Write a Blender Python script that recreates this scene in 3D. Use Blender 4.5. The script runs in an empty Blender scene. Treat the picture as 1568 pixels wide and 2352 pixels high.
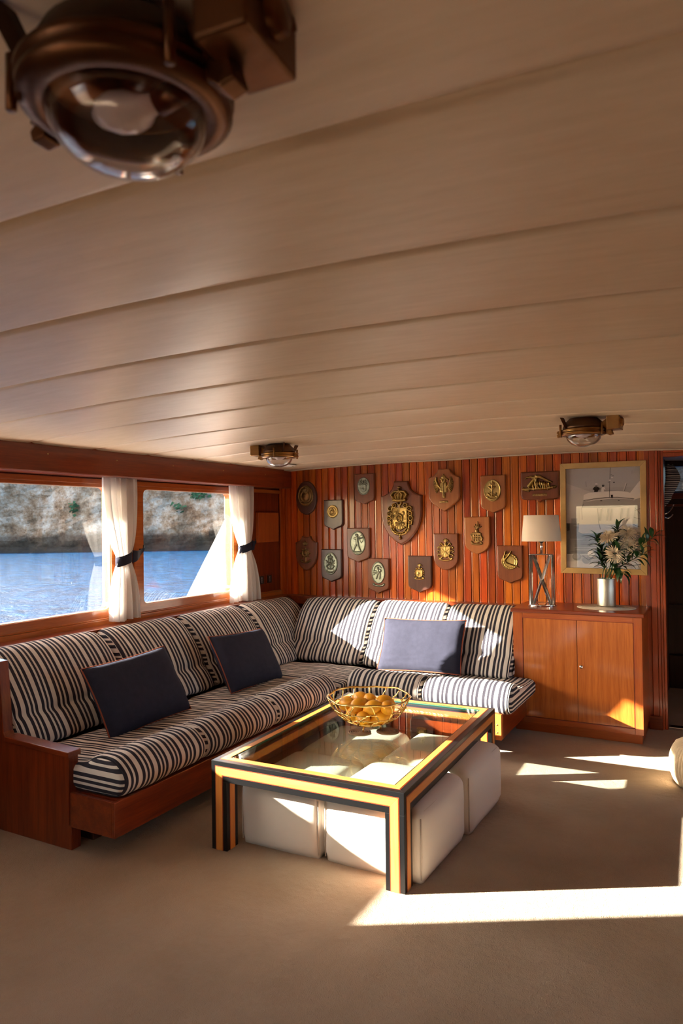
import bpy, bmesh, math, random
import numpy as np
from mathutils import Vector, Matrix, Euler

S = bpy.context.scene
C = S.collection
rnd = random.Random(7)
PI = math.pi
R = math.radians

# ------------------------------------------------------------------ camera
cam_d = bpy.data.cameras.new('camera')
cam = bpy.data.objects.new('camera', cam_d); C.objects.link(cam)
YAW, PITCH, ROLL = R(28.2157), R(0.8635), R(0.7207)
fw = Vector((-math.sin(YAW)*math.cos(PITCH), math.cos(YAW)*math.cos(PITCH), math.sin(PITCH)))
r0 = Vector((math.cos(YAW), math.sin(YAW), 0)); d0 = fw.cross(r0)
rt = r0*math.cos(ROLL) + d0*math.sin(ROLL)
dn = -r0*math.sin(ROLL) + d0*math.cos(ROLL)
mw = Matrix((rt, -dn, -fw)).transposed().to_4x4(); mw.translation = Vector((0, 0, 1.55))
cam.matrix_world = mw
cam_d.sensor_fit = 'HORIZONTAL'; cam_d.sensor_width = 24.0
cam_d.lens = 24.0*1621.69/1568.0
cam_d.clip_start = 0.02; cam_d.clip_end = 2000
cam_d.dof.use_dof = True; cam_d.dof.focus_distance = 4.6; cam_d.dof.aperture_fstop = 4.5
S.camera = cam

# ------------------------------------------------------------------ sky, sun, exposure
SUN_AZ, SUN_EL = R(30.2), R(19.8)           # heading of the sunlight, height of the sun
w = bpy.data.worlds.new('sky'); S.world = w; w.use_nodes = True
wn = w.node_tree.nodes; wl = w.node_tree.links
bg = wn['Background']; sk = wn.new('ShaderNodeTexSky')
sk.sky_type = 'NISHITA'; sk.sun_disc = False
sk.sun_elevation = SUN_EL; sk.sun_rotation = R(90) - SUN_AZ + PI
sk.air_density = 1.0; sk.dust_density = 1.5; sk.ozone_density = 1.0
wl.new(sk.outputs[0], bg.inputs[0]); bg.inputs[1].default_value = 0.60
sun_d = bpy.data.lights.new('sun', 'SUN'); sun = bpy.data.objects.new('sun', sun_d); C.objects.link(sun)
sun_d.energy = 26.0; sun_d.color = (1.0, 0.91, 0.78); sun_d.angle = R(0.55)
sdir = Vector((math.cos(SUN_AZ)*math.cos(SUN_EL), math.sin(SUN_AZ)*math.cos(SUN_EL), -math.sin(SUN_EL)))
sun.rotation_euler = sdir.to_track_quat('-Z', 'Y').to_euler()
vs = S.view_settings
vs.view_transform = 'Standard'; vs.look = 'None'; vs.gamma = 1.0; vs.use_curve_mapping = False
vs.exposure = 1.35
try:
    S.cycles.max_bounces = 14; S.cycles.diffuse_bounces = 7; S.cycles.glossy_bounces = 5
    S.cycles.transparent_max_bounces = 16; S.cycles.transmission_bounces = 8
    S.cycles.sample_clamp_indirect = 12.0; S.cycles.blur_glossy = 0.3
    S.cycles.use_denoising = True
except Exception:
    pass

# ------------------------------------------------------------------ material helpers
def new_mat(name):
    m = bpy.data.materials.new(name); m.use_nodes = True
    nt = m.node_tree; b = nt.nodes['Principled BSDF']
    return m, nt, b
def nd(nt, typ, **kw):
    n = nt.nodes.new(typ)
    for k, v in kw.items():
        if k.startswith('i_'):
            key = k[2:]
            n.inputs[int(key) if key.isdigit() else key].default_value = v
        else: setattr(n, k, v)
    return n
def ramp(nt, stops, interp='LINEAR'):
    n = nt.nodes.new('ShaderNodeValToRGB'); cr = n.color_ramp; cr.interpolation = interp
    while len(cr.elements) < len(stops): cr.elements.new(0.5)
    for e, (p, c) in zip(cr.elements, stops):
        e.position = p; e.color = (*c, 1)
    return n
def plain(name, col, rough=0.6, metal=0.0, coat=0.0, spec=None, bump=0.0, bscale=200.0, var=0.0, sheen=0.0):
    m, nt, b = new_mat(name)
    b.inputs['Base Color'].default_value = (*col, 1); b.inputs['Roughness'].default_value = rough
    b.inputs['Metallic'].default_value = metal; b.inputs['Coat Weight'].default_value = coat
    b.inputs['Coat Roughness'].default_value = 0.12
    b.inputs['Sheen Weight'].default_value = sheen
    if spec is not None: b.inputs['Specular IOR Level'].default_value = spec
    tc = nd(nt, 'ShaderNodeTexCoord')
    if var > 0:
        nz = nd(nt, 'ShaderNodeTexNoise', i_Scale=bscale*0.12, i_Detail=4.0)
        nt.links.new(tc.outputs['Object'], nz.inputs['Vector'])
        cr = ramp(nt, [(0.25, tuple(max(0, c*(1-var)) for c in col)), (0.75, tuple(min(1, c*(1+var)) for c in col))])
        nt.links.new(nz.outputs['Fac'], cr.inputs[0]); nt.links.new(cr.outputs[0], b.inputs['Base Color'])
    if bump > 0:
        nz = nd(nt, 'ShaderNodeTexNoise', i_Scale=bscale, i_Detail=3.0)
        nt.links.new(tc.outputs['Object'], nz.inputs['Vector'])
        bp = nd(nt, 'ShaderNodeBump', i_Strength=bump, i_Distance=0.002)
        nt.links.new(nz.outputs['Fac'], bp.inputs['Height']); nt.links.new(bp.outputs[0], b.inputs['Normal'])
    return m
def wood(name, dark, light, axis, rough=0.32, coat=0.5, rnd_val=0.0, fine=26.0, coat_rough=0.1):
    m, nt, b = new_mat(name); L = nt.links.new
    tc = nd(nt, 'ShaderNodeTexCoord'); oi = nd(nt, 'ShaderNodeObjectInfo')
    mul = nd(nt, 'ShaderNodeMath', operation='MULTIPLY', i_1=37.0); L(oi.outputs['Random'], mul.inputs[0])
    add = nd(nt, 'ShaderNodeVectorMath', operation='ADD'); L(tc.outputs['Object'], add.inputs[0]); L(mul.outputs[0], add.inputs[1])
    sc = [fine]*3; sc['xyz'.index(axis)] = fine*0.05
    mp = nd(nt, 'ShaderNodeMapping'); mp.inputs['Scale'].default_value = sc; L(add.outputs[0], mp.inputs[0])
    n1 = nd(nt, 'ShaderNodeTexNoise', i_Scale=1.0, i_Detail=7.0, i_Roughness=0.62, i_Distortion=0.4); L(mp.outputs[0], n1.inputs['Vector'])
    mp2 = nd(nt, 'ShaderNodeMapping'); mp2.inputs['Scale'].default_value = [v*7 for v in sc]; L(add.outputs[0], mp2.inputs[0])
    n2 = nd(nt, 'ShaderNodeTexNoise', i_Scale=1.0, i_Detail=3.0); L(mp2.outputs[0], n2.inputs['Vector'])
    mx = nd(nt, 'ShaderNodeMix', data_type='FLOAT', i_0=0.35); L(n1.outputs['Fac'], mx.inputs[2]); L(n2.outputs['Fac'], mx.inputs[3])
    mid = tuple((a+c)/2 for a, c in zip(dark, light))
    cr = ramp(nt, [(0.32, dark), (0.5, mid), (0.68, light)]); L(mx.outputs[0], cr.inputs[0])
    hs = nd(nt, 'ShaderNodeHueSaturation'); L(cr.outputs[0], hs.inputs['Color'])
    if rnd_val > 0:
        mr = nd(nt, 'ShaderNodeMapRange'); mr.inputs['To Min'].default_value = 1-rnd_val; mr.inputs['To Max'].default_value = 1+rnd_val
        L(oi.outputs['Random'], mr.inputs['Value']); L(mr.outputs[0], hs.inputs['Value'])
        m2 = nd(nt, 'ShaderNodeMath', operation='MULTIPLY', i_1=91.7); L(oi.outputs['Random'], m2.inputs[0])
        fr = nd(nt, 'ShaderNodeMath', operation='FRACT'); L(m2.outputs[0], fr.inputs[0])
        mh = nd(nt, 'ShaderNodeMapRange'); mh.inputs['To Min'].default_value = 0.49; mh.inputs['To Max'].default_value = 0.512
        L(fr.outputs[0], mh.inputs['Value']); L(mh.outputs[0], hs.inputs['Hue'])
    L(hs.outputs[0], b.inputs['Base Color'])
    b.inputs['Roughness'].default_value = rough; b.inputs['Coat Weight'].default_value = coat
    b.inputs['Specular IOR Level'].default_value = 0.3; b.inputs['Coat Roughness'].default_value = coat_rough
    bp = nd(nt, 'ShaderNodeBump', i_Strength=0.06, i_Distance=0.002)
    L(n2.outputs['Fac'], bp.inputs['Height']); L(bp.outputs[0], b.inputs['Normal'])
    return m
def pane_mat(name, tint, ior=1.5, boost=1.0):
    m, nt, b = new_mat(name); nt.nodes.remove(b); L = nt.links.new
    out = nt.nodes['Material Output']
    tr = nd(nt, 'ShaderNodeBsdfTransparent'); tr.inputs[0].default_value = (*tint, 1)
    gl = nd(nt, 'ShaderNodeBsdfGlossy'); gl.inputs['Roughness'].default_value = 0.0
    f0 = ((ior-1)/(ior+1))**2
    lw = nd(nt, 'ShaderNodeLayerWeight'); lw.inputs['Blend'].default_value = 0.5
    pw = nd(nt, 'ShaderNodeMath', operation='POWER', i_1=5.0); L(lw.outputs['Facing'], pw.inputs[0])
    mu = nd(nt, 'ShaderNodeMath', operation='MULTIPLY_ADD', use_clamp=True, i_1=(1-f0)*boost, i_2=f0*boost); L(pw.outputs[0], mu.inputs[0])
    mx = nd(nt, 'ShaderNodeMixShader'); L(mu.outputs[0], mx.inputs[0]); L(tr.outputs[0], mx.inputs[1]); L(gl.outputs[0], mx.inputs[2])
    L(mx.outputs[0], out.inputs[0])
    return m
def stripe_mat(name, axis, period=0.104):
    m, nt, b = new_mat(name); L = nt.links.new
    tc = nd(nt, 'ShaderNodeTexCoord'); oi = nd(nt, 'ShaderNodeObjectInfo')
    sp = nd(nt, 'ShaderNodeSeparateXYZ'); L(tc.outputs['Object'], sp.inputs[0])
    dv = nd(nt, 'ShaderNodeMath', operation='DIVIDE', i_1=period); L(sp.outputs['xyz'.index(axis)], dv.inputs[0])
    ad = nd(nt, 'ShaderNodeMath', operation='ADD'); L(dv.outputs[0], ad.inputs[0]); L(oi.outputs['Random'], ad.inputs[1])
    fr = nd(nt, 'ShaderNodeMath', operation='FRACT'); L(ad.outputs[0], fr.inputs[0])
    na = (0.028, 0.026, 0.036); cr_ = (0.64, 0.585, 0.52)
    seq = [(1.8, cr_), (1.35, na), (0.85, cr_), (1.05, na), (0.85, cr_), (1.3, na)]
    tot = sum(s for s, _ in seq); p = 0; st = []
    for s, c in seq: st.append((p/tot, c)); p += s
    rp = ramp(nt, st, 'CONSTANT'); L(fr.outputs[0], rp.inputs[0])
    L(rp.outputs[0], b.inputs['Base Color']); b.inputs['Roughness'].default_value = 0.9
    b.inputs['Specular IOR Level'].default_value = 0.2
    nz = nd(nt, 'ShaderNodeTexNoise', i_Scale=22.0, i_Detail=3.0); L(tc.outputs['Object'], nz.inputs['Vector'])
    n2 = nd(nt, 'ShaderNodeTexNoise', i_Scale=700.0, i_Detail=1.0); L(tc.outputs['Object'], n2.inputs['Vector'])
    sm = nd(nt, 'ShaderNodeMath', operation='MULTIPLY_ADD', i_1=0.06); L(n2.outputs['Fac'], sm.inputs[0]); L(nz.outputs['Fac'], sm.inputs[2])
    bp = nd(nt, 'ShaderNodeBump', i_Strength=0.35, i_Distance=0.012); L(sm.outputs[0], bp.inputs['Height']); L(bp.outputs[0], b.inputs['Normal'])
    return m

MAHO_D, MAHO_L = (0.095, 0.012, 0.003), (0.25, 0.042, 0.008)
M = {}
M['plank'] = wood('mahogany_board', (0.21, 0.024, 0.0025), (0.58, 0.125, 0.009), 'z', rough=0.30, coat=0.30, rnd_val=0.28)
M['wx'] = wood('mahogany_x', MAHO_D, MAHO_L, 'x'); M['wy'] = wood('mahogany_y', MAHO_D, MAHO_L, 'y'); M['wz'] = wood('mahogany_z', MAHO_D, MAHO_L, 'z')
M['beam'] = wood('mahogany_beam', (0.10, 0.014, 0.004), (0.235, 0.04, 0.010), 'y', rough=0.28)
M['sill'] = wood('varnished_sill', (0.26, 0.055, 0.010), (0.50, 0.15, 0.03), 'y', rough=0.3)
M['frame_y'] = wood('window_wood', (0.24, 0.05, 0.009), (0.46, 0.13, 0.025), 'y', rough=0.3)
M['cab'] = wood('cabinet_mahogany', (0.24, 0.042, 0.008), (0.42, 0.105, 0.02), 'x')
M['cabz'] = wood('cabinet_mahogany_upright', (0.24, 0.042, 0.008), (0.42, 0.105, 0.02), 'z')
M['door'] = wood('ribbon_veneer', (0.28, 0.060, 0.008), (0.50, 0.150, 0.024), 'z', rough=0.28, coat=0.6, fine=30)
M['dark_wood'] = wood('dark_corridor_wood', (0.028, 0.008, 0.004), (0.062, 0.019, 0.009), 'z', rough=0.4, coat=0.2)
M['orange'] = wood('orange_inlay', (0.52, 0.165, 0.028), (0.74, 0.29, 0.065), 'x', rough=0.3, coat=0.4)
M['redline'] = plain('red_line', (0.25, 0.03, 0.008), 0.4, coat=0.3)
M['black'] = plain('black_lacquer', (0.0045, 0.0045, 0.005), 0.30, coat=0.08, spec=0.35, bump=0.1, bscale=60)
M['frameblack'] = plain('dark_rubber', (0.012, 0.012, 0.012), 0.5)
M['cream_seal'] = plain('cream_seal', (0.55, 0.42, 0.28), 0.5)
M['stripe'] = stripe_mat('striped_fabric', 'x'); M['stripe_end'] = stripe_mat('striped_fabric_side', 'z')
M['navy'] = plain('navy_linen', (0.026, 0.027, 0.044), 0.92, bump=0.5, bscale=260, spec=0.15, var=0.12)
M['rust'] = plain('rust_piping', (0.26, 0.055, 0.02), 0.8)
M['canvas'] = plain('off_white_canvas', (0.70, 0.63, 0.55), 0.9, bump=0.25, bscale=500, spec=0.2)
M['canvas_seam'] = plain('canvas_seam', (0.56, 0.48, 0.40), 0.9)
M['gold'] = plain('gold_metal', (0.80, 0.52, 0.17), 0.24, metal=1.0, bump=0.3, bscale=90)
M['lemon'] = plain('lemon_peel', (0.74, 0.33, 0.012), 0.42, bump=0.35, bscale=230, var=0.15)
M['rope'] = plain('seagrass', (0.22, 0.13, 0.07), 0.9, bump=0.5, bscale=300, var=0.2)
M['jute'] = plain('pale_jute', (0.62, 0.48, 0.31), 0.95, bump=0.8, bscale=170, var=0.2)
M['chrome'] = plain('chrome', (0.72, 0.71, 0.73), 0.12, metal=1.0)
M['steel'] = plain('brushed_steel', (0.56, 0.55, 0.51), 0.28, metal=1.0, bump=0.6, bscale=420)
M['shade'] = plain('linen_shade', (0.66, 0.57, 0.50), 0.9, bump=0.3, bscale=400, spec=0.2)
M['white_mat'] = plain('woven_mat', (0.52, 0.42, 0.33), 0.9, bump=0.6, bscale=260)
M['leaf'] = plain('glossy_leaf', (0.012, 0.045, 0.012), 0.35, var=0.5, bscale=120)
M['petal'] = plain('cream_petal', (0.76, 0.66, 0.52), 0.7)
M['stem'] = plain('green_stem', (0.02, 0.06, 0.015), 0.5)
M['goldframe'] = plain('gilt_frame', (0.50, 0.31, 0.11), 0.42, bump=0.2, bscale=60, var=0.22, metal=0.25)
M['board'] = wood('plaque_wood', (0.13, 0.036, 0.014), (0.22, 0.066, 0.026), 'z', rough=0.35, coat=0.3, fine=34)
M['board_light'] = wood('plaque_light_wood', (0.27, 0.085, 0.024), (0.40, 0.145, 0.045), 'z', rough=0.35, coat=0.3, fine=34)
M['board_dark'] = wood('plaque_dark_wood', (0.060, 0.022, 0.016), (0.10, 0.04, 0.027), 'z', rough=0.35, coat=0.25, fine=34)
M['brass'] = plain('cast_brass', (0.40, 0.27, 0.095), 0.30, metal=1.0, bump=0.5, bscale=220, var=0.35)
M['bronze'] = plain('dark_bronze', (0.27, 0.165, 0.065), 0.34, metal=1.0, bump=0.4, bscale=220, var=0.35)
M['pewter'] = plain('green_pewter', (0.22, 0.235, 0.18), 0.34, metal=1.0, bump=0.5, bscale=260, var=0.35)
M['lampbrass'] = plain('tarnished_brass', (0.27, 0.135, 0.045), 0.34, metal=1.0, bump=0.25, bscale=60, var=0.45)
M['lampdark'] = plain('dark_lamp_bronze', (0.115, 0.055, 0.025), 0.45, metal=0.8, bump=0.3, bscale=60, var=0.4)
M['bulb'] = plain('opal_bulb', (0.78, 0.72, 0.70), 0.25)
M['plastic_white'] = plain('white_plastic', (0.72, 0.70, 0.66), 0.4)
M['plastic_black'] = plain('black_plastic', (0.015, 0.014, 0.014), 0.35)
M['gel'] = plain('white_gelcoat', (0.86, 0.85, 0.82), 0.25, coat=0.3)
M['win'] = pane_mat('window_glass', (0.97, 0.98, 0.98), 1.5, 1.2)
M['pic_glass'] = pane_mat('picture_glass', (0.98, 0.98, 0.98), 1.5, 1.5)
M['lamp_glass'] = pane_mat('lamp_glass', (0.93, 0.91, 0.91), 1.5, 1.5)
M['table_glass'] = pane_mat('table_glass', (0.90, 0.95, 0.92), 1.5, 1.15)
M['glass_edge'] = plain('green_glass_edge', (0.01, 0.17, 0.11), 0.1, coat=0.5)

M['deck_teak'] = wood('teak_deck', (0.16, 0.10, 0.06), (0.30, 0.21, 0.13), 'y', rough=0.6, coat=0.0)
# carpet
m, nt, b = new_mat('beige_carpet'); L = nt.links.new; M['carpet'] = m
tc = nd(nt, 'ShaderNodeTexCoord')
n1 = nd(nt, 'ShaderNodeTexNoise', i_Scale=2.2, i_Detail=5.0); L(tc.outputs['Object'], n1.inputs['Vector'])
cr = ramp(nt, [(0.3, (0.37, 0.285, 0.195)), (0.7, (0.47, 0.37, 0.265))]); L(n1.outputs['Fac'], cr.inputs[0]); L(cr.outputs[0], b.inputs['Base Color'])
b.inputs['Roughness'].default_value = 1.0; b.inputs['Specular IOR Level'].default_value = 0.05; b.inputs['Sheen Weight'].default_value = 0.15
n2 = nd(nt, 'ShaderNodeTexNoise', i_Scale=260.0, i_Detail=4.0); L(tc.outputs['Object'], n2.inputs['Vector'])
n3 = nd(nt, 'ShaderNodeTexNoise', i_Scale=26.0, i_Detail=4.0); L(tc.outputs['Object'], n3.inputs['Vector'])
ma = nd(nt, 'ShaderNodeMath', operation='MULTIPLY_ADD', i_1=1.6); L(n3.outputs['Fac'], ma.inputs[0]); L(n2.outputs['Fac'], ma.inputs[2])
bp = nd(nt, 'ShaderNodeBump', i_Strength=0.9, i_Distance=0.007); L(ma.outputs[0], bp.inputs['Height']); L(bp.outputs[0], b.inputs['Normal'])
# ceiling cloth
m, nt, b = new_mat('ceiling_cloth'); L = nt.links.new; M['ceil'] = m
tc = nd(nt, 'ShaderNodeTexCoord'); mp = nd(nt, 'ShaderNodeMapping'); mp.inputs['Scale'].default_value = (4, 26, 26); L(tc.outputs['Object'], mp.inputs[0])
n1 = nd(nt, 'ShaderNodeTexNoise', i_Scale=1.3, i_Detail=6.0, i_Roughness=0.65); L(mp.outputs[0], n1.inputs['Vector'])
cr = ramp(nt, [(0.3, (0.60, 0.475, 0.325)), (0.7, (0.69, 0.56, 0.41))]); L(n1.outputs['Fac'], cr.inputs[0]); L(cr.outputs[0], b.inputs['Base Color'])
b.inputs['Roughness'].default_value = 0.42; b.inputs['Specular IOR Level'].default_value = 0.45
# sheer curtain
m, nt, b = new_mat('sheer_curtain'); L = nt.links.new; M['curtain'] = m
b.inputs['Base Color'].default_value = (0.78, 0.76, 0.74, 1); b.inputs['Roughness'].default_value = 0.9; b.inputs['Specular IOR Level'].default_value = 0.1
tl = nd(nt, 'ShaderNodeBsdfTranslucent'); tl.inputs[0].default_value = (0.88, 0.85, 0.82, 1)
mx = nd(nt, 'ShaderNodeMixShader', i_0=0.32); L(b.outputs[0], mx.inputs[1]); L(tl.outputs[0], mx.inputs[2])
L(mx.outputs[0], nt.nodes['Material Output'].inputs[0])
# sea
m, nt, b = new_mat('sea_water'); L = nt.links.new; M['sea'] = m
b.inputs['Specular IOR Level'].default_value = 0.13; b.inputs['Roughness'].default_value = 0.25
tc = nd(nt, 'ShaderNodeTexCoord'); mp = nd(nt, 'ShaderNodeMapping'); mp.inputs['Scale'].default_value = (0.55, 0.9, 1); mp.inputs['Rotation'].default_value = (0, 0, R(-25)); L(tc.outputs['Object'], mp.inputs[0])
n1 = nd(nt, 'ShaderNodeTexNoise', i_Scale=1.6, i_Detail=7.0, i_Roughness=0.72); L(mp.outputs[0], n1.inputs['Vector'])
bp = nd(nt, 'ShaderNodeBump', i_Strength=1.0, i_Distance=0.55); L(n1.outputs['Fac'], bp.inputs['Height']); L(bp.outputs[0], b.inputs['Normal'])
cr = ramp(nt, [(0.38, (0.0006, 0.011, 0.036)), (0.64, (0.007, 0.070, 0.170))]); L(n1.outputs['Fac'], cr.inputs[0]); L(cr.outputs[0], b.inputs['Base Color'])
# cliff rock
m, nt, b = new_mat('cliff_rock'); L = nt.links.new; M['cliff'] = m
tc = nd(nt, 'ShaderNodeTexCoord')
n1 = nd(nt, 'ShaderNodeTexNoise', i_Scale=0.55, i_Detail=12.0, i_Roughness=0.82); L(tc.outputs['Object'], n1.inputs['Vector'])
cr = ramp(nt, [(0.33, (0.05, 0.028, 0.016)), (0.43, (0.22, 0.125, 0.065)), (0.51, (0.34, 0.25, 0.18)), (0.59, (0.45, 0.40, 0.35)), (0.70, (0.62, 0.59, 0.56))]); L(n1.outputs['Fac'], cr.inputs[0])
n2 = nd(nt, 'ShaderNodeTexNoise', i_Scale=2.4, i_Detail=8.0, i_Roughness=0.8); L(tc.outputs['Object'], n2.inputs['Vector'])
c2 = ramp(nt, [(0.34, (0.20, 0.17, 0.15)), (0.46, (1, 1, 1))]); L(n2.outputs['Fac'], c2.inputs[0])
ml = nd(nt, 'ShaderNodeMix', data_type='RGBA', blend_type='MULTIPLY', i_0=0.8); L(cr.outputs[0], ml.inputs[6]); L(c2.outputs[0], ml.inputs[7])
sp = nd(nt, 'ShaderNodeSeparateXYZ'); L(tc.outputs['Object'], sp.inputs[0])
nw = nd(nt, 'ShaderNodeTexNoise', i_Scale=0.25, i_Detail=3.0); L(tc.outputs['Object'], nw.inputs['Vector'])
az_ = nd(nt, 'ShaderNodeMath', operation='MULTIPLY_ADD', i_1=1.4); L(nw.outputs['Fac'], az_.inputs[0]); L(sp.outputs[2], az_.inputs[2])
tide = ramp(nt, [(0.0, (0.035, 0.03, 0.028)), (0.06, (0.10, 0.085, 0.07)), (0.17, (0.30, 0.27, 0.24)), (0.22, (1, 1, 1))])
mr = nd(nt, 'ShaderNodeMapRange'); mr.inputs['From Min'].default_value = -0.6; mr.inputs['From Max'].default_value = 9.4; L(az_.outputs[0], mr.inputs['Value']); L(mr.outputs[0], tide.inputs[0])
m3 = nd(nt, 'ShaderNodeMix', data_type='RGBA', blend_type='MULTIPLY', i_0=1.0); L(ml.outputs[2], m3.inputs[6]); L(tide.outputs[0], m3.inputs[7])
L(m3.outputs[2], b.inputs['Base Color']); b.inputs['Roughness'].default_value = 0.95
bp = nd(nt, 'ShaderNodeBump', i_Strength=1.0, i_Distance=0.5); L(n2.outputs['Fac'], bp.inputs['Height']); L(bp.outputs[0], b.inputs['Normal'])
M['shrub'] = plain('shrub_green', (0.02, 0.06, 0.02), 0.9, var=0.5, bscale=40)

# ------------------------------------------------------------------ mesh helpers
class MB:
    def __init__(s): s.v = []; s.f = []; s.m = []
    def add(s, V, F, mi=0):
        o = len(s.v); s.v += [tuple(p) for p in V]; s.f += [tuple(i+o for i in f) for f in F]; s.m += [mi]*len(F); return s
    def box(s, lo, hi, mi=0):
        x0, y0, z0 = lo; x1, y1, z1 = hi
        return s.add([(x0,y0,z0),(x1,y0,z0),(x1,y1,z0),(x0,y1,z0),(x0,y0,z1),(x1,y0,z1),(x1,y1,z1),(x0,y1,z1)],
                     [(0,3,2,1),(4,5,6,7),(0,1,5,4),(1,2,6,5),(2,3,7,6),(3,0,4,7)], mi)
    def obj(s, name, mats, parent=None, smooth=False, bevel=0.0, loc=None, rot=None, fix=True):
        return mesh_obj(name, s.v, s.f, mats, parent, smooth, bevel, s.m, loc, rot, fix)
def mesh_obj(name, V, F, mats, parent=None, smooth=False, bevel=0.0, mi=None, loc=None, rot=None, fix=True):
    me = bpy.data.meshes.new(name); me.from_pydata([tuple(map(float, p)) for p in V], [], F)
    if not isinstance(mats, (list, tuple)): mats = [mats]
    for m_ in mats: me.materials.append(m_)
    if mi is not None and len(mats) > 1: me.polygons.foreach_set('material_index', mi)
    bm = bmesh.new(); bm.from_mesh(me)
    if fix: bmesh.ops.recalc_face_normals(bm, faces=bm.faces)
    if bevel > 0:
        es = [e for e in bm.edges if len(e.link_faces) == 2 and e.calc_face_angle(0) > 0.6]
        bmesh.ops.bevel(bm, geom=es, offset=bevel, segments=2, profile=0.6, affect='EDGES', clamp_overlap=True)
    bm.to_mesh(me); bm.free()
    if smooth: me.polygons.foreach_set('use_smooth', [True]*len(me.polygons))
    me.update()
    o = bpy.data.objects.new(name, me); C.objects.link(o)
    if parent is not None: o.parent = parent
    if loc is not None: o.location = loc
    if rot is not None: o.rotation_euler = rot
    return o
def box(name, lo, hi, mat, parent=None, bevel=0.003):
    return MB().box(lo, hi).obj(name, mat, parent, bevel=bevel)
def tag(o, label=None, cat=None, group=None, kind=None):
    if label: o['label'] = label
    if cat: o['category'] = cat
    if group: o['group'] = group
    if kind: o['kind'] = kind
    return o
def struct(o, label=None):
    o['kind'] = 'structure'
    if label: o['label'] = label
    return o
def thing(name, label, cat, loc=(0,0,0), rot=(0,0,0), group=None):
    o = bpy.data.objects.new(name, None); C.objects.link(o); o.empty_display_size = 0.05
    o.location = loc; o.rotation_euler = rot
    return tag(o, label, cat, group)
def part_label(o, label): o['label'] = label; return o
def tube(path, r, n=8, closed=False, cap=True):
    P = [Vector(p) for p in path]; k = len(P); V = []; F = []
    rr = r if isinstance(r, (list, tuple)) else [r]*k
    prev = None
    for i in range(k):
        a = P[(i-1) % k] if closed or i > 0 else P[i]; c = P[(i+1) % k] if closed or i < k-1 else P[i]
        t = (c-a).normalized() if (c-a).length > 1e-9 else Vector((0,0,1))
        if prev is None:
            up = Vector((0,0,1)) if abs(t.z) < 0.9 else Vector((1,0,0)); nx = t.cross(up).normalized()
        else:
            nx = (prev - t*prev.dot(t)); nx = nx.normalized() if nx.length > 1e-6 else t.orthogonal().normalized()
        prev = nx; ny = t.cross(nx)
        for j in range(n):
            a_ = 2*PI*j/n; V.append(P[i] + (nx*math.cos(a_) + ny*math.sin(a_))*rr[i])
    for i in range(k if closed else k-1):
        i2 = (i+1) % k
        for j in range(n):
            j2 = (j+1) % n; F.append((i*n+j, i*n+j2, i2*n+j2, i2*n+j))
    if cap and not closed:
        F.append(tuple(range(n-1, -1, -1))); F.append(tuple((k-1)*n+j for j in range(n)))
    return V, F
def lathe(prof, n=32, sx=1.0, sy=1.0, cx=0, cy=0, arc=None):
    V = []; F = []; k = len(prof)
    for i in range(n):
        a = 2*PI*i/n
        for (r, z) in prof: V.append((cx+r*math.cos(a)*sx, cy+r*math.sin(a)*sy, z))
    for i in range(n):
        i2 = (i+1) % n
        for j in range(k-1): F.append((i*k+j, i2*k+j, i2*k+j+1, i*k+j+1))
    return V, F
def prism(poly, fmap, a, c):
    """polygon poly (2-D) swept from depth a to c through fmap(u, v, d)."""
    k = len(poly); V = [fmap(u, v, a) for u, v in poly] + [fmap(u, v, c) for u, v in poly]
    F = [tuple(range(k)), tuple(range(2*k-1, k-1, -1))] + [(i, (i+1) % k, k+(i+1) % k, k+i) for i in range(k)]
    return V, F
def catmull(P, per=5, closed=True):
    P = [np.array(p, float) for p in P]; k = len(P); out = []
    for i in range(k if closed else k-1):
        p0, p1, p2, p3 = P[(i-1) % k], P[i], P[(i+1) % k], P[(i+2) % k]
        if not closed:
            p0 = P[max(i-1, 0)]; p3 = P[min(i+2, k-1)]
        for j in range(per):
            t = j/per
            out.append(0.5*((2*p1)+(-p0+p2)*t+(2*p0-5*p1+4*p2-p3)*t*t+(-p0+3*p1-3*p2+p3)*t**3))
    if not closed: out.append(P[-1])
    return out
def dup(root, loc=None, rot=None, label=None):
    r = root.copy(); C.objects.link(r)
    if loc is not None: r.location = loc
    if rot is not None: r.rotation_euler = rot
    if label: r['label'] = label
    for ch in root.children:
        c = ch.copy(); C.objects.link(c); c.parent = r; c.matrix_parent_inverse = ch.matrix_parent_inverse
        for g in ch.children:
            d = g.copy(); C.objects.link(d); d.parent = c
    return r

# ------------------------------------------------------------------ the room
YB = 5.72; XL = -3.75; XR = 1.35; YA = -2.2
def zc(x, y):
    k = 0.0165 if x < -1.35 else 0.020
    z = 2.118 - k*(x+1.35)**2
    t = min(max((y-2.5)/3.2, 0), 1); c = min(max((x+3.6)/1.6, 0), 1)
    return z - 0.045*t*c + 0.012*t*(1-c)
fl = MB(); nx_, ny_ = 2, 2
fl.box((XL-0.1, YA-0.1, -0.1), (XR+0.1, 7.4, 0.0))
struct(fl.obj('floor', M['carpet']), 'beige wall-to-wall carpet')
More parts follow.
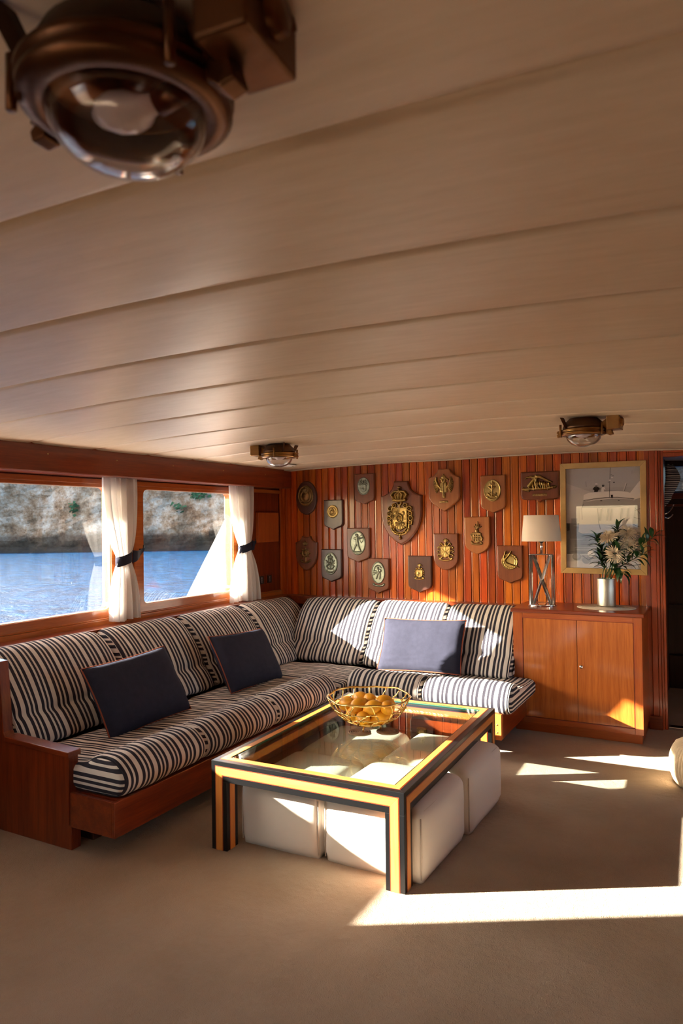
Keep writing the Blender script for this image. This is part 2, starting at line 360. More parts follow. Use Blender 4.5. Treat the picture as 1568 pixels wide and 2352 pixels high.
# ceiling: backing sheet + cloth panels
V = []; F = []; n = 24
ys = [YA-0.1, 1, 2.5, 4, 5.72, 7.4]
for yy in ys:
    for i in range(n+1):
        x = XL-0.1 + (XR-XL+0.2)*i/n; V.append((x, yy, zc(x, yy)+0.03))
for j in range(len(ys)-1):
    for i in range(n): F.append((j*(n+1)+i, j*(n+1)+i+1, (j+1)*(n+1)+i+1, (j+1)*(n+1)+i))
V2 = [(x, y, z+0.06) for x, y, z in V]; o_ = len(V)
F2 = [tuple(i+o_ for i in f[::-1]) for f in F]
ceiling = struct(mesh_obj('ceiling', V+V2, F+F2, M['ceil'], fix=False), 'cambered ceiling of pale tan cloth panels')
k = -6
while True:
    y0 = 0.87 + 0.478*k; y1 = y0+0.478; k += 1
    if y0 < YA: continue
    if y0 > YB-0.03: break
    y1 = min(y1, YB)
    prof = [(0.000, 0.020), (0.003, 0.009), (0.010, 0.0030), (0.026, 0.0004), (0.12, -0.0015), ((y1-y0)/2, -0.002)]
    pr_ = [(y0+0.0008+a, z) for a, z in prof] + [(y1-0.0008-a, z) for a, z in prof[-2::-1]]
    V = []; F = []; nn = 44; kk = len(pr_)
    for i in range(nn+1):
        x = XL + (XR-XL)*i/nn
        for a, z in pr_: V.append((x, a, zc(x, a)+z))
    for i in range(nn):
        for j in range(kk-1): F.append((i*kk+j, i*kk+j+1, (i+1)*kk+j+1, (i+1)*kk+j))
    mesh_obj('ceiling_panel', V, F, M['ceil'], ceiling, smooth=True, fix=False)

# ---- left wall with windows
WIN = [(0.945, 2.13), (2.44, 3.575), (3.885, 4.972)]       # glass spans in y
ZS, ZT = 0.970, 1.815
wl_ = MB(); x0, x1 = XL-0.07, XL
yb = [YA-0.1] + [v for a, c in WIN for v in (a-0.035, c+0.035)] + [YB+0.05]
zt_ = ZT+0.035; zb_ = ZS-0.05
wl_.box((x0, YA-0.1, 0), (x1, YB+0.05, zb_)); wl_.box((x0, YA-0.1, zt_), (x1, YB+0.05, 2.2))
for i in range(0, len(yb), 2): wl_.box((x0, yb[i], zb_), (x1, yb[i+1], zt_))
wall_left = struct(wl_.obj('wall_left', M['wz']), 'mahogany side wall with big windows over the sofa')
def rrect(y0, y1, z0, z1, r, k=6):
    P = []
    for cy, cz, a0 in ((y1-r, z1-r, 0), (y0+r, z1-r, 90), (y0+r, z0+r, 180), (y1-r, z0+r, 270)):
        for i in range(k+1):
            a = R(a0+90*i/k); P.append((cy+r*math.cos(a), cz+r*math.sin(a)))
    return P
def win_frame(name, a, c, xs, side, label, r=0.045, ZS=0.970):
    """frame ring between a rectangular hole and the rounded glass; side=+1 faces +x."""
    inn = rrect(a, c, ZS, ZT, r); out = []
    oy0, oy1, oz0, oz1 = a-0.085, c+0.085, 0.860, 1.868
    for (y, z) in inn:
        cy, cz = (oy0+oy1)/2, (oz0+oz1)/2
        dy, dz = y-cy, z-cz
        s_ = min(((oy1-oy0)/2)/max(abs(dy), 1e-6), ((oz1-oz0)/2)/max(abs(dz), 1e-6)); out.append((cy+dy*s_, cz+dz*s_))
    kk = len(inn); V = []; F = []
    xa, xb = (XL-0.078, XL+0.012) if side > 0 else (XR-0.012, XR+0.078)
    for ring, x in ((inn, xa), (inn, xb), (out, xb), (out, xa)):
        V += [(x, y, z) for y, z in ring]
    for q in range(4):
        for i in range(kk):
            j = (i+1) % kk; q2 = (q+1) % 4; F.append((q*kk+i, q*kk+j, q2*kk+j, q2*kk+i))
    fr = struct(mesh_obj(name, V, F, M['frame_y']), label)
    gx = (XL-0.014) if side > 0 else XR+0.014
    pts = rrect(a, c, ZS, ZT, r)
    mesh_obj('pane', [(gx, y, z) for y, z in pts], [tuple(range(kk))], M['win'], fr, fix=False)
    V = []; F = []
    in2 = rrect(a+0.004, c-0.004, ZS+0.004, ZT-0.004, r)
    sx = gx+0.012*side
    V = [(gx+0.001*side, y, z) for y, z in pts]+[(sx, y, z) for y, z in pts]+[(sx, y, z) for y, z in in2]+[(gx+0.001*side, y, z) for y, z in in2]
    for q in range(4):
        for i in range(kk):
            j = (i+1) % kk; q2 = (q+1) % 4; F.append((q*kk+i, q*kk+j, q2*kk+j, q2*kk+i))
    part_label(mesh_obj('seal', V, F, M['cream_seal'], fr), 'thin cream seal around the glass')
    return fr
win_frame('window_1', *WIN[1], XL, 1, 'large window nearest the photo edge, cliff and sea outside')
win_frame('window_2', *WIN[2], XL, 1, 'window with rounded corners showing the white slanted wing outside')
win_frame('window_3', *WIN[0], XL, 1, 'side window before the sofa, beside the open carpet', ZS=1.03)
# header strip + pelmet + ledges
hd = MB().box((XL, YA, 1.835), (XL+0.022, YB, 1.868)); struct(hd.obj('trim_1', M['frame_y'], bevel=0.003), 'narrow wood rail above the windows')
V = []; F = []; nn = 30
for i in range(nn+1):
    y = YA + (5.50-YA)*i/nn; zt2 = zc(-3.56, y)+0.012
    V += [(-3.55, y, 1.876), (-3.55, y, zt2), (XL, y, zt2), (XL, y, 1.876), (-3.55, y, 1.884)]
V = []
for i in range(nn+1):
    y = YA + (5.50-YA)*i/nn; zt2 = zc(-3.56, y)+0.012
    V += [(-3.556, y, 1.876), (-3.55, y, 1.882), (-3.55, y, zt2), (XL, y, zt2), (XL, y, 1.876)]
for i in range(nn):
    for j in range(5): F.append((i*5+j, i*5+(j+1) % 5, (i+1)*5+(j+1) % 5, (i+1)*5+j))
F.append((0,1,2,3,4)); F.append(tuple(nn*5+j for j in (4,3,2,1,0)))
pel = struct(mesh_obj('trim_2', V, F, M['beam']), 'deep red mahogany pelmet board under the ceiling')
for y in (0.6, 1.5, 2.9, 3.45, 4.0, 4.6, 5.2):
    V, F = lathe([(0.0, 0.0025), (0.004, 0.002), (0.0055, 0.0)], 10)
    mesh_obj('screw', [(-3.5505+z, y+x_, 1.985+y_) for x_, y_, z in V], F, M['brass'], pel)
# pelmet corner post to the bulkhead
struct(box('trim_3', (-3.75, 5.50, 1.885), (-3.60, YB, 2.06), M['beam']), 'short dark corner block at the end of the pelmet')
led = MB(); led.box((XL, 2.39, 0.80), (-3.585, YB, 0.874)); led.box((-3.60, 5.60, 0.80), (-1.40, YB, 0.876))
struct(led.obj('trim_4', M['wy'], bevel=0.006), 'varnished ledge running behind the sofa cushions')
sl = MB(); sl.box((XL, YA, 0.868), (XL+0.034, YB, 0.905)); sl.box((XL, YA, 0.905), (XL+0.02, YB, 0.915))
struct(sl.obj('trim_5', M['sill'], bevel=0.004), 'orange varnished sill moulding below the windows')
# lower wall ledge toward the camera (outside the sofa)
struct(box('trim_6', (XL, YA, 0.80), (-3.585, 2.388, 0.874), M['wy'], bevel=0.006), 'ledge continuing along the wall before the sofa')
# panel box and sockets on the left wall
t = thing('wall_cover', 'small orange wooden cover panel on the wall by the corner', 'cover', (XL, 5.49, 1.515))
box('panel', (0.0, -0.165, -0.138), (0.035, 0.165, 0.138), wood('cover_wood', (0.26, 0.045, 0.009), (0.40, 0.09, 0.018), 'z'), t, 0.004)
for i, (yy, lab) in enumerate(((5.395, 'black wall socket nearest the curtain'), (5.525, 'black wall socket nearest the corner of the room'))):
    t = thing('wall_socket', lab, 'socket', (XL, yy, 1.03), group='black sockets on the side wall')
    part_label(box('surround', (0, -0.048, -0.045), (0.006, 0.048, 0.045), M['wz'], t, 0.002), 'wooden surround')
    box('plate', (0.006, -0.034, -0.036), (0.014, 0.034, 0.036), M['plastic_black'], t, 0.003)
    mb = MB()
    for zz in (-0.018, 0.0, 0.018):
        Vc, Fc = lathe([(0.0, 0.0012), (0.0045, 0.001), (0.005, 0.0)], 10)
        mb.add([(0.014+z, x_, zz+y_) for x_, y_, z in Vc], Fc)
    mb.obj('contacts', M['plastic_white'], t)

# ---- bulkhead
bw = MB(); bw.box((XL-0.07, YB, 0), (-0.37, YB+0.06, 2.2)); bw.box((-0.37, YB, 2.03), (0.70, YB+0.06, 2.2)); bw.box((0.70, YB, 0), (XR+0.07, YB+0.06, 2.2))
wall_back = struct(bw.obj('wall_back', M['wz']), 'mahogany tongue and groove bulkhead hung with plaques')
PW = 0.068
def plank_mesh(w_, h):
    g = 0.0035
    prof = [(0, 0), (0.0018, -0.002), (g, -0.011), (0.012, -0.0125), (0.0155, -0.0095), (0.019, -0.0125), (w_-g, -0.0125), (w_-0.0018, -0.002), (w_, 0)]
    V = [(x, y, 0) for x, y in prof]+[(x, y, h) for x, y in prof]; kk = len(prof)
    F = [(i, i+1, kk+i+1, kk+i) for i in range(kk-1)]
    F += [tuple(range(kk)), tuple(range(2*kk-1, kk-1, -1))]
    return V, F
base_pl = None; x = -3.745; cnt = 0
while x < -0.52:
    if base_pl is None:
        V, F = plank_mesh(PW-0.0006, 2.09); base_pl = mesh_obj('plank', V, F, M['plank'], wall_back); o = base_pl
    else:
        o = base_pl.copy(); C.objects.link(o)
    o.location = (x, YB, 0); x += PW; cnt += 1
x = 0.80
while x < XR-0.02:
    o = base_pl.copy(); C.objects.link(o); o.location = (x, YB, 0); x += PW
# door case
dc = MB()
for a, c, d in ((-0.500, -0.463, 0.014), (-0.463, -0.423, 0.030), (-0.423, -0.402, 0.034), (-0.402, -0.386, 0.026), (-0.386, -0.366, 0.020)):
    dc.box((a+0.001, YB-d, 0), (c, YB+0.07, 2.075))
dc.box((-0.366, YB-0.03, 2.035), (0.72, YB+0.07, 2.075)); dc.box((-0.366, YB-0.02, 2.005), (0.72, YB+0.07, 2.035)); dc.box((0.68, YB-0.03, 0), (0.80, YB+0.07, 2.075))
struct(dc.obj('door_1', wood('door_case_wood', (0.20, 0.026, 0.006), (0.42, 0.07, 0.013), 'z', rough=0.3), bevel=0.004), 'moulded mahogany door case right of the cabinet')
struct(box('baseboard_back', (-0.49, YB-0.05, 0), (-0.40, YB-0.0345, 0.10), M['wx'], bevel=0.004), 'dark skirting at the foot of the door case')
th = MB(); th.box((-0.366, YB-0.01, 0), (0.68, YB+0.06, 0.022)); struct(th.obj('trim_7', M['chrome'], bevel=0.004), 'metal threshold strip in the doorway')
# right wall, aft wall (behind the camera)
wr = MB(); x0, x1 = XR, XR+0.07
wr.box((x0, YA-0.1, 0), (x1, YB+0.05, zb_)); wr.box((x0, YA-0.1, zt_), (x1, YB+0.05, 2.2))
wr.box((x0, yb[0], zb_), (x1, yb[5], zt_)); wr.box((x0, yb[6], zb_), (x1, yb[7], zt_))
struct(wr.obj('wall_right', M['wz']), 'mahogany side wall opposite the sofa')
win_frame('window_4', *WIN[2], XR, -1, 'window in the wall opposite the sofa')
wa = MB(); wa.box((XL-0.07, YA-0.07, 0), (-2.36, YA, 2.2)); wa.box((-2.36, YA-0.07, 1.80), (-1.30, YA, 2.2)); wa.box((-1.30, YA-0.07, 0), (XR+0.07, YA, 2.2))
struct(wa.obj('wall_front', M['wz']), 'mahogany wall with the open deck door behind the viewer')
# corridor beyond the door
co = MB(); co.box((-0.50, YB+0.06, 0), (-0.44, 7.3, 2.2)); co.box((0.72, YB+0.06, 0), (0.78, 7.3, 2.2))
co.box((-0.50, 7.2, 0), (0.78, 7.3, 1.80)); co.box((-0.50, 7.2, 2.03), (0.78, 7.3, 2.2)); co.box((0.55, 7.2, 1.80), (0.78, 7.3, 2.03))
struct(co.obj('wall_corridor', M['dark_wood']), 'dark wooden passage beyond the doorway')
wf = MB(); wf.box((-0.47, 7.16, 1.73), (0.7, 7.2, 1.785)); wf.box((-0.47, 7.17, 1.66), (0.7, 7.2, 1.68))
w7 = struct(wf.obj('window_7', M['wx'], bevel=0.003), 'small high window at the end of the passage')
mesh_obj('pane', [(-0.45,7.24,1.80),(0.55,7.24,1.80),(0.55,7.24,2.03),(-0.45,7.24,2.03)], [(0,1,2,3)], pane_mat('tinted_glass', (0.10, 0.125, 0.16)), w7, fix=False)
pl = MB(); pl.box((-0.44, 7.15, 0.72), (0.6, 7.2, 0.76)); pl.box((-0.44, 7.13, 0.0), (0.6, 7.2, 0.30))
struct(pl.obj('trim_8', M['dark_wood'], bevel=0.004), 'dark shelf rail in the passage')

# ------------------------------------------------------------------ outside
SEA_Z = -1.3
struct(mesh_obj('sea', [(-420,-420,SEA_Z),(420,-420,SEA_Z),(420,420,SEA_Z),(-420,420,SEA_Z)], [(0,1,2,3)], M['sea']), 'rippled blue sea outside the windows')
from mathutils import noise as mnoise
V = []; F = []; nu, nv = 220, 46
P0 = Vector((-150, -2, SEA_Z-0.5)); P1 = Vector((10, 97, SEA_Z-0.5)); along = (P1-P0); nrm = Vector((along.y, -along.x, 0)).normalized()
for i in range(nu+1):
    for j in range(nv+1):
        p = P0 + along*(i/nu); h = 17.0*(j/nv)
        q = Vector((p.x*0.09, p.y*0.09, h*0.13)); d_ = mnoise.fractal(q, 0.9, 2.1, 6)*1.6
        q2 = Vector((p.x*0.6, p.y*0.6, h*0.7)); d_ += mnoise.fractal(q2, 0.8, 2.2, 4)*0.35
        under = -0.9*math.exp(-((h-1.0)/0.8)**2)
        top = 1.5*mnoise.noise(Vector((p.x*0.12, 3.1, 0)))*(j/nv)
        pp = p + nrm*(d_ + under - h*0.12); V.append((pp.x, pp.y, SEA_Z-0.5+h+top))
for i in range(nu):
    for j in range(nv): F.append((i*(nv+1)+j, (i+1)*(nv+1)+j, (i+1)*(nv+1)+j+1, i*(nv+1)+j+1))
for i in range(nu): pass
k0 = len(V)
for i in range(nu+1):
    a = V[i*(nv+1)+nv]; V.append((a[0]-nrm.x*40, a[1]-nrm.y*40, a[2]+2))
for i in range(nu): F.append((i*(nv+1)+nv, (i+1)*(nv+1)+nv, k0+i+1, k0+i))
cl = tag(mesh_obj('cliff', V, F, M['cliff'], smooth=False), 'weathered limestone cliff rising from the sea', kind='structure')
sb = MB()
rs = random.Random(5)
for q in range(46):
    i = rs.randint(60, 200); j = rs.randint(13, 40); a = Vector(V[i*(nv+1)+j])
    if q < 9: i = rs.randint(128, 150); j = rs.randint(14, 24); a = Vector(V[i*(nv+1)+j])
    for _ in range(rs.randint(4, 9)):
        c_ = a + nrm*0.15 + Vector((rs.uniform(-.7,.7), rs.uniform(-.2,.2), rs.uniform(-.4,.4))); s_ = rs.uniform(0.14, 0.42)
        for _k in range(6):
            d1 = Vector((rs.gauss(0,1), rs.gauss(0,1), rs.gauss(0,1))).normalized()*s_; d2 = d1.orthogonal().normalized()*s_*0.6
            b_ = c_+Vector((rs.uniform(-1,1), rs.uniform(-1,1), rs.uniform(-1,1)))*s_
            sb.add([b_, b_+d1+d2, b_+d1*1.3-d2*0.5, b_-d2], [(0,1,2),(0,2,3)])
tag(sb.obj('cliff_shrub', M['shrub'], fix=False), 'green shrubs clinging to the cliff face', 'shrub', kind='stuff')
# deckhouse roof; window overhang fits the sun patches, after-deck cover added to block sky
struct(box('roof', (-5.28, -5.6, 2.24), (2.9, 7.6, 2.32), M['gel'], bevel=0.02), 'white deckhouse roof overhanging the side decks, aft cover added to block sky')
struct(box('deck_aft', (-4.6, -5.6, -0.25), (2.2, YA-0.08, -0.02), M['deck_teak'], bevel=0.01), 'teak after deck beyond the open door')
# white wing of the deckhouse outside window 2
t = thing('deck_wing', 'white slanted deckhouse wing outside the window with rounded corners', 'wing', (0, 5.30, 0))
poly = [(-4.90, 0.25), (-4.53, 0.86), (-4.063, 1.59), (-4.063, 2.15), (-3.84, 2.15), (-3.84, 0.25)]
V, F = prism(poly, lambda u, v, d: (u, d, v), 0.0, 0.05); mesh_obj('panel', V, F, M['gel'], t, bevel=0.008)
V, F = prism([(-4.066,1.60),(-4.066,2.15),(-4.03,2.15),(-4.03,1.60)], lambda u, v, d: (u, d, v), -0.03, 0.0); mesh_obj('post', V, F, M['gel'], t, bevel=0.006)
V, F = tube([(-4.90,-0.004,0.25),(-4.53,-0.004,0.86),(-4.063,-0.004,1.59)], 0.012, 8); mesh_obj('edge_rail', V, F, M['gel'], t, smooth=True)
# side deck and coaming outside (below the sills)
struct(box('deck_outside', (-5.0, YA-2, -0.25), (XL-0.07, 7.5, -0.15), M['gel'], bevel=0.01), 'white side deck below the windows')

# ------------------------------------------------------------------ curtains
def curtain(label, top, tie, bot, ztop, ztie, zbot, hook, seed, tie_label):
    """top/tie/bot = (y0, y1) spans."""
    t = thing('curtain', label, 'curtain', (-3.665, 0, 0), group='tied white window curtains')
    r_ = random.Random(seed); ph = [r_.uniform(0, 6.28) for _ in range(4)]
    V = []; F = []; nu, nv = 90, 60
    for j in range(nv+1):
        s_ = j/nv; z = ztop + (zbot-ztop)*s_
        if z > ztie:
            q = (ztop-z)/(ztop-ztie); e = q**2.2
            y0 = top[0]+(tie[0]-top[0])*e; y1 = top[1]+(tie[1]-top[1])*(q**2.6)
        else:
            q = (ztie-z)/(ztie-zbot); e = 1-(1-q)**2.0
            y0 = tie[0]+(bot[0]-tie[0])*e; y1 = tie[1]+(bot[1]-tie[1])*e
        wd = y1-y0; near = math.exp(-((z-ztie)/0.10)**2)
        amp = 0.012+0.020*(1-near)*(0.55+0.45*s_)
        for i in range(nu+1):
            u = i/nu
            uu = u + 0.012*math.sin(5*u*PI+ph[3]+2*s_)
            x = amp*(math.sin(2*PI*6.3*uu+ph[0]+0.5*math.sin(2.2*s_+ph[1])) + 0.5*math.sin(2*PI*10.7*uu+ph[1]))
            x += 0.018*near*math.sin(PI*u)
            V.append((x, y0+wd*u+0.003*math.sin(2*PI*6.3*uu+ph[2]), z + 0.006*math.sin(7*u+ph[2])*s_))
    for j in range(nv):
        for i in range(nu): F.append((j*(nu+1)+i, j*(nu+1)+i+1, (j+1)*(nu+1)+i+1, (j+1)*(nu+1)+i))
    mesh_obj('cloth', V, F, M['curtain'], t, smooth=True, fix=False)
    mb = MB()                                   # tie band
    yc = (tie[0]+tie[1])/2; hw = (tie[1]-tie[0])/2+0.006; n_ = 28; V = []; F = []
    for i in range(n_+1):
        a = 2*PI*i/n_
        for dz_, off in ((-0.036, 0), (0.036, 0), (0.036, 0.005), (-0.036, 0.005)):
            lift = 0.018*math.cos(a)
            V.append(((0.040-off)*math.sin(a)*1.0+0.004, yc+(hw-off)*math.cos(a), ztie+dz_*0.95+lift))
    for i in range(n_):
        for j in range(4): F.append((i*4+j, i*4+(j+1) % 4, (i+1)*4+(j+1) % 4, (i+1)*4+j))
    bd = mesh_obj('tie_band', V, F, M['navy'], t, smooth=True); part_label(bd, tie_label)
    hy, hz = hook; V = []; F = []; n_ = 14      # tail to the hook
    for i in range(n_+1):
        s_ = i/n_; y = yc+hw*0.9 + (hy-yc-hw*0.9)*s_; z = ztie+0.016+(hz-ztie-0.016)*s_ - 0.012*math.sin(PI*s_)
        hgt = 0.034*(1-s_)**0.8+0.010; xx = 0.03*(1-s_)-0.02*s_+0.008*math.sin(6*s_)
        for dz_, dx in ((-hgt, 0), (hgt, 0.004), (hgt, -0.004), (-hgt, -0.008)): V.append((xx+dx, y, z+dz_))
    for i in range(n_):
        for j in range(4): F.append((i*4+j, i*4+(j+1) % 4, (i+1)*4+(j+1) % 4, (i+1)*4+j))
    F.append((0,1,2,3)); F.append(tuple(n_*4+j for j in (3,2,1,0)))
    mesh_obj('tie_tail', V, F, M['navy'], t, smooth=False)
    V, F = tube([(-0.085, hy, hz), (-0.04, hy, hz), (-0.03, hy, hz+0.012), (-0.03, hy, hz+0.03)], 0.004, 8)
    mesh_obj('hook', V, F, M['frameblack'], t, smooth=True)
    return t
curtain('white sheer curtain tied with navy band between the two windows', (3.415, 3.742), (3.552, 3.675), (3.49, 3.755), 1.878, 1.315, 0.893, (3.84, 1.375), 3, 'navy tie band')
curtain('white sheer curtain tied with navy band beside the corner wall', (4.832, 5.165), (4.955, 5.11), (4.83, 5.258), 1.878, 1.345, 0.880, (5.24, 1.385), 11, 'navy tie band')
curtain('white sheer curtain tied back at the window before the sofa', (1.99, 2.32), (2.12, 2.25), (2.05, 2.33), 1.878, 1.32, 0.893, (2.36, 1.375), 23, 'navy tie band')

# ------------------------------------------------------------------ corner bench
bench = thing('corner_bench', 'L-shaped mahogany bench base under the striped cushions', 'bench', (0, 0, 0))
mb = MB(); mb.box((-2.757, 2.365, 0.115), (-2.485, 2.385, 0.278)); mb.box((-2.485, 2.365, 0.115), (-2.465, 4.58, 0.278))
mb.obj('front_board', M['wy'], bench, bevel=0.003)
mb = MB(); mb.box((-2.46, 4.56, 0.118), (-1.335, 4.585, 0.280)); mb.obj('front_board', M['wx'], bench, bevel=0.003)
box('seat_deck', (-3.58, 2.41, 0.255), (-2.485, 5.60, 0.272), M['wy'], bench); box('seat_deck', (-2.485, 4.585, 0.255), (-1.335, 5.60, 0.272), M['wx'], bench)
ep = part_label(box('end_post', (-1.335, 4.555, 0.117), (-1.283, 4.60, 0.282), wood('raw_orange_wood', (0.44, 0.10, 0.02), (0.56, 0.16, 0.035), 'z', coat=0.2), bench, 0.002), 'pale orange end grain post with screws')
for zz in (0.165, 0.215):
    Vc, Fc = lathe([(0.0, 0.002), (0.004, 0.0015), (0.006, 0.0)], 10)
    mesh_obj('screw', [(-1.309+x_, 4.555-z, zz+y_) for x_, y_, z in Vc], Fc, M['brass'], ep)
box('side_board', (-1.30, 4.60, 0.117), (-1.283, 5.235, 0.280), M['wy'], bench)
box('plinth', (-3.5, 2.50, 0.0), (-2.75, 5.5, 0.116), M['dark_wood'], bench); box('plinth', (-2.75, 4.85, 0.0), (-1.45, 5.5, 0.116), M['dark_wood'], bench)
# end panel of the left run
pts = [(-3.58, 0.0), (-2.757, 0.0), (-2.757, 0.12), (-2.773, 0.12), (-2.773, 0.462), (-3.235, 0.478), (-3.25, 0.50), (-3.285, 0.855), (-3.58, 0.875)]
V, F = prism(pts, lambda u, v, d: (u, d, v), 2.372, 2.43); mesh_obj('end_panel', V, F, M['wz'], bench, bevel=0.005)
V, F = prism([(-2.765, 0.467), (-3.232, 0.483), (-3.232, 0.456), (-2.765, 0.440)], lambda u, v, d: (u, d, v), 2.362, 2.44); mesh_obj('arm_cap', V, F, M['wx'], bench, bevel=0.004)

# ------------------------------------------------------------------ cushions
def cushion(name, label, w_, prof, loc, rotz, group, seed=0, per=6, r_end=0.06, amp=0.004, tuft=None, tap=None):
    """profile (d, z) swept along local x over width w_; front of the cushion faces local -y."""
    loop = np.array(catmull(prof, per)); cen = loop.mean(axis=0)
    xs = []
    k = 7
    for i in range(k): a = PI/2*i/k; xs.append((r_end*(1-math.cos(a)), 1-math.sin(a)))
    n_ = 26
    for i in range(n_+1): xs.append((r_end+(w_-2*r_end)*i/n_, 0.0))
    for i in range(k-1, -1, -1): a = PI/2*i/k; xs.append((w_-r_end*(1-math.cos(a)), 1-math.sin(a)))
    V = []; F = []; mi = []; kk = len(loop)
    # inward normals of the loop
    tn = np.roll(loop, -1, 0)-np.roll(loop, 1, 0); nn = np.stack([-tn[:, 1], tn[:, 0]], 1); nn /= np.linalg.norm(nn, axis=1)[:, None]+1e-9
    if ((cen-loop)*nn).sum() < 0: nn = -nn
    for (x, q) in xs:
        for j in range(kk):
            p = loop[j] + nn[j]*(r_end*0.62*q)
            wob = amp*mnoise.noise(Vector((x*5+seed*3.1, p[0]*6, p[1]*6+seed)))*2
            if tuft is not None:
                for (td, tz, rad, dep) in tuft:
                    g = math.exp(-(((p[0]-td)**2+(p[1]-tz)**2)/rad**2))
                    wob -= dep*g*(0.75+0.25*math.cos(2*PI*x/(w_/3)))
            p = p - nn[j]*wob
            V.append((x-w_/2, -p[0], p[1]))
    ns = len(xs)
    for i in range(ns-1):
        for j in range(kk):
            F.append((i*kk+j, i*kk+(j+1) % kk, (i+1)*kk+(j+1) % kk, (i+1)*kk+j))
            mi.append(1 if (xs[i][1] > 0.35 and xs[i+1][1] > 0.35) else 0)
    F.append(tuple(range(kk))); mi.append(1); F.append(tuple((ns-1)*kk+j for j in range(kk-1, -1, -1))); mi.append(1)
    o = thing(name, label, 'cushion', loc, (0, 0, rotz), group)
    bd = mesh_obj('cover', V, F, [M['stripe'], M['stripe_end']], o, smooth=True, mi=mi)
    # piping seams at both ends
    for e in (0, 1):
        x = (r_end*0.3 if e == 0 else w_-r_end*0.3)-w_/2
        pth = [(x, -(loop[j]+nn[j]*r_end*0.16)[0], (loop[j]+nn[j]*r_end*0.16)[1]) for j in range(0, kk, 2)]
        Vt, Ft = tube(pth, 0.0035, 6, closed=True); mesh_obj('piping', Vt, Ft, [M['stripe']], bd, smooth=True)
    return o
SEAT = [(0.02, 0.0), (0.40, 0.0), (0.66, 0.0), (0.735, 0.012), (0.775, 0.065), (0.765, 0.125), (0.70, 0.182), (0.61, 0.192), (0.545, 0.168), (0.505, 0.140), (0.42, 0.128), (0.22, 0.118), (0.04, 0.105), (0.0, 0.06)]
FLAT = [(0.02, 0.0), (0.5, 0.0), (0.92, 0.0), (0.965, 0.03), (0.97, 0.08), (0.94, 0.118), (0.70, 0.128), (0.42, 0.124), (0.15, 0.112), (0.03, 0.10), (0.0, 0.06)]
G1 = 'striped seat cushions on the corner bench'; G2 = 'striped back cushions on the corner bench'
def span(a, c): return (a+c)/2, (c-a)
XSB = -3.215   # back of the left seats
for (a, c), lab in (((2.40, 3.005), 'striped seat cushion beside the wooden end panel'),
                    ((3.01, 3.70), 'striped seat cushion in the middle of the window-side run'),
                    ((3.705, 4.46), 'striped seat cushion of the window run nearest the corner')):
    m_, w_ = span(a, c); cushion('seat_cushion', lab, w_, SEAT, (XSB, m_, 0.274), R(90), G1, seed=a)
cushion('seat_cushion', 'flat striped seat cushion filling the inside corner', 0.60, FLAT, (-3.40, 4.77, 0.274), R(90), G1, seed=9.0)
YSB = 5.31
for (a, c), lab in (((-2.425, -1.845), 'striped seat cushion of the bulkhead run behind the fruit bowl'),
                    ((-1.84, -1.215), 'sunlit striped seat cushion at the cabinet end of the bench')):
    m_, w_ = span(a, c); cushion('seat_cushion', lab, w_, SEAT, (m_, YSB, 0.276), 0, G1, seed=a+5)
# backs: lean profile (d grows to the front, z up)
def back_prof(lean, h=0.485):
    base = [(0.0, 0.0), (0.10, -0.005), (0.160, 0.02), (0.174, 0.075), (0.168, 0.135), (0.163, 0.165), (0.168, 0.205), (0.172, 0.29), (0.160, 0.38), (0.124, 0.455), (0.065, 0.488), (0.01, 0.475), (-0.005, 0.40), (0.0, 0.20)]
    out = []
    for d, z in base:
        z *= h/0.485
        out.append((d - z*math.tan(lean), z))
    return out
LP = back_prof(R(30)); BP = back_prof(R(33))
XBK = -3.335
for (a, c), lab in (((2.43, 3.268), 'striped back cushion beside the wooden end panel'),
                    ((3.287, 4.028), 'striped back cushion between the two navy pillows'),
                    ((4.047, 4.793), 'striped back cushion behind the navy pillow under window two'),
                    ((4.805, 5.565), 'striped back cushion of the window run next to the corner')):
    m_, w_ = span(a, c); cushion('back_cushion', lab, w_, LP, (XBK, m_, 0.385), R(90), G2, seed=a*2, r_end=0.075, tuft=[(0.06, 0.165, 0.03, 0.012)])
YBK = 5.255
for (a, c), lab in (((-3.32, -2.59), 'half sunlit striped back cushion of the bulkhead run by the corner'),
                    ((-2.585, -1.955), 'striped back cushion behind the grey-blue sunlit pillow'),
                    ((-1.95, -1.365), 'striped back cushion at the cabinet end of the bulkhead run')):
    m_, w_ = span(a, c); cushion('back_cushion', lab, w_, BP, (m_, YBK, 0.39), 0, G2, seed=a*2+9, r_end=0.075, tuft=[(0.06, 0.165, 0.03, 0.012)])

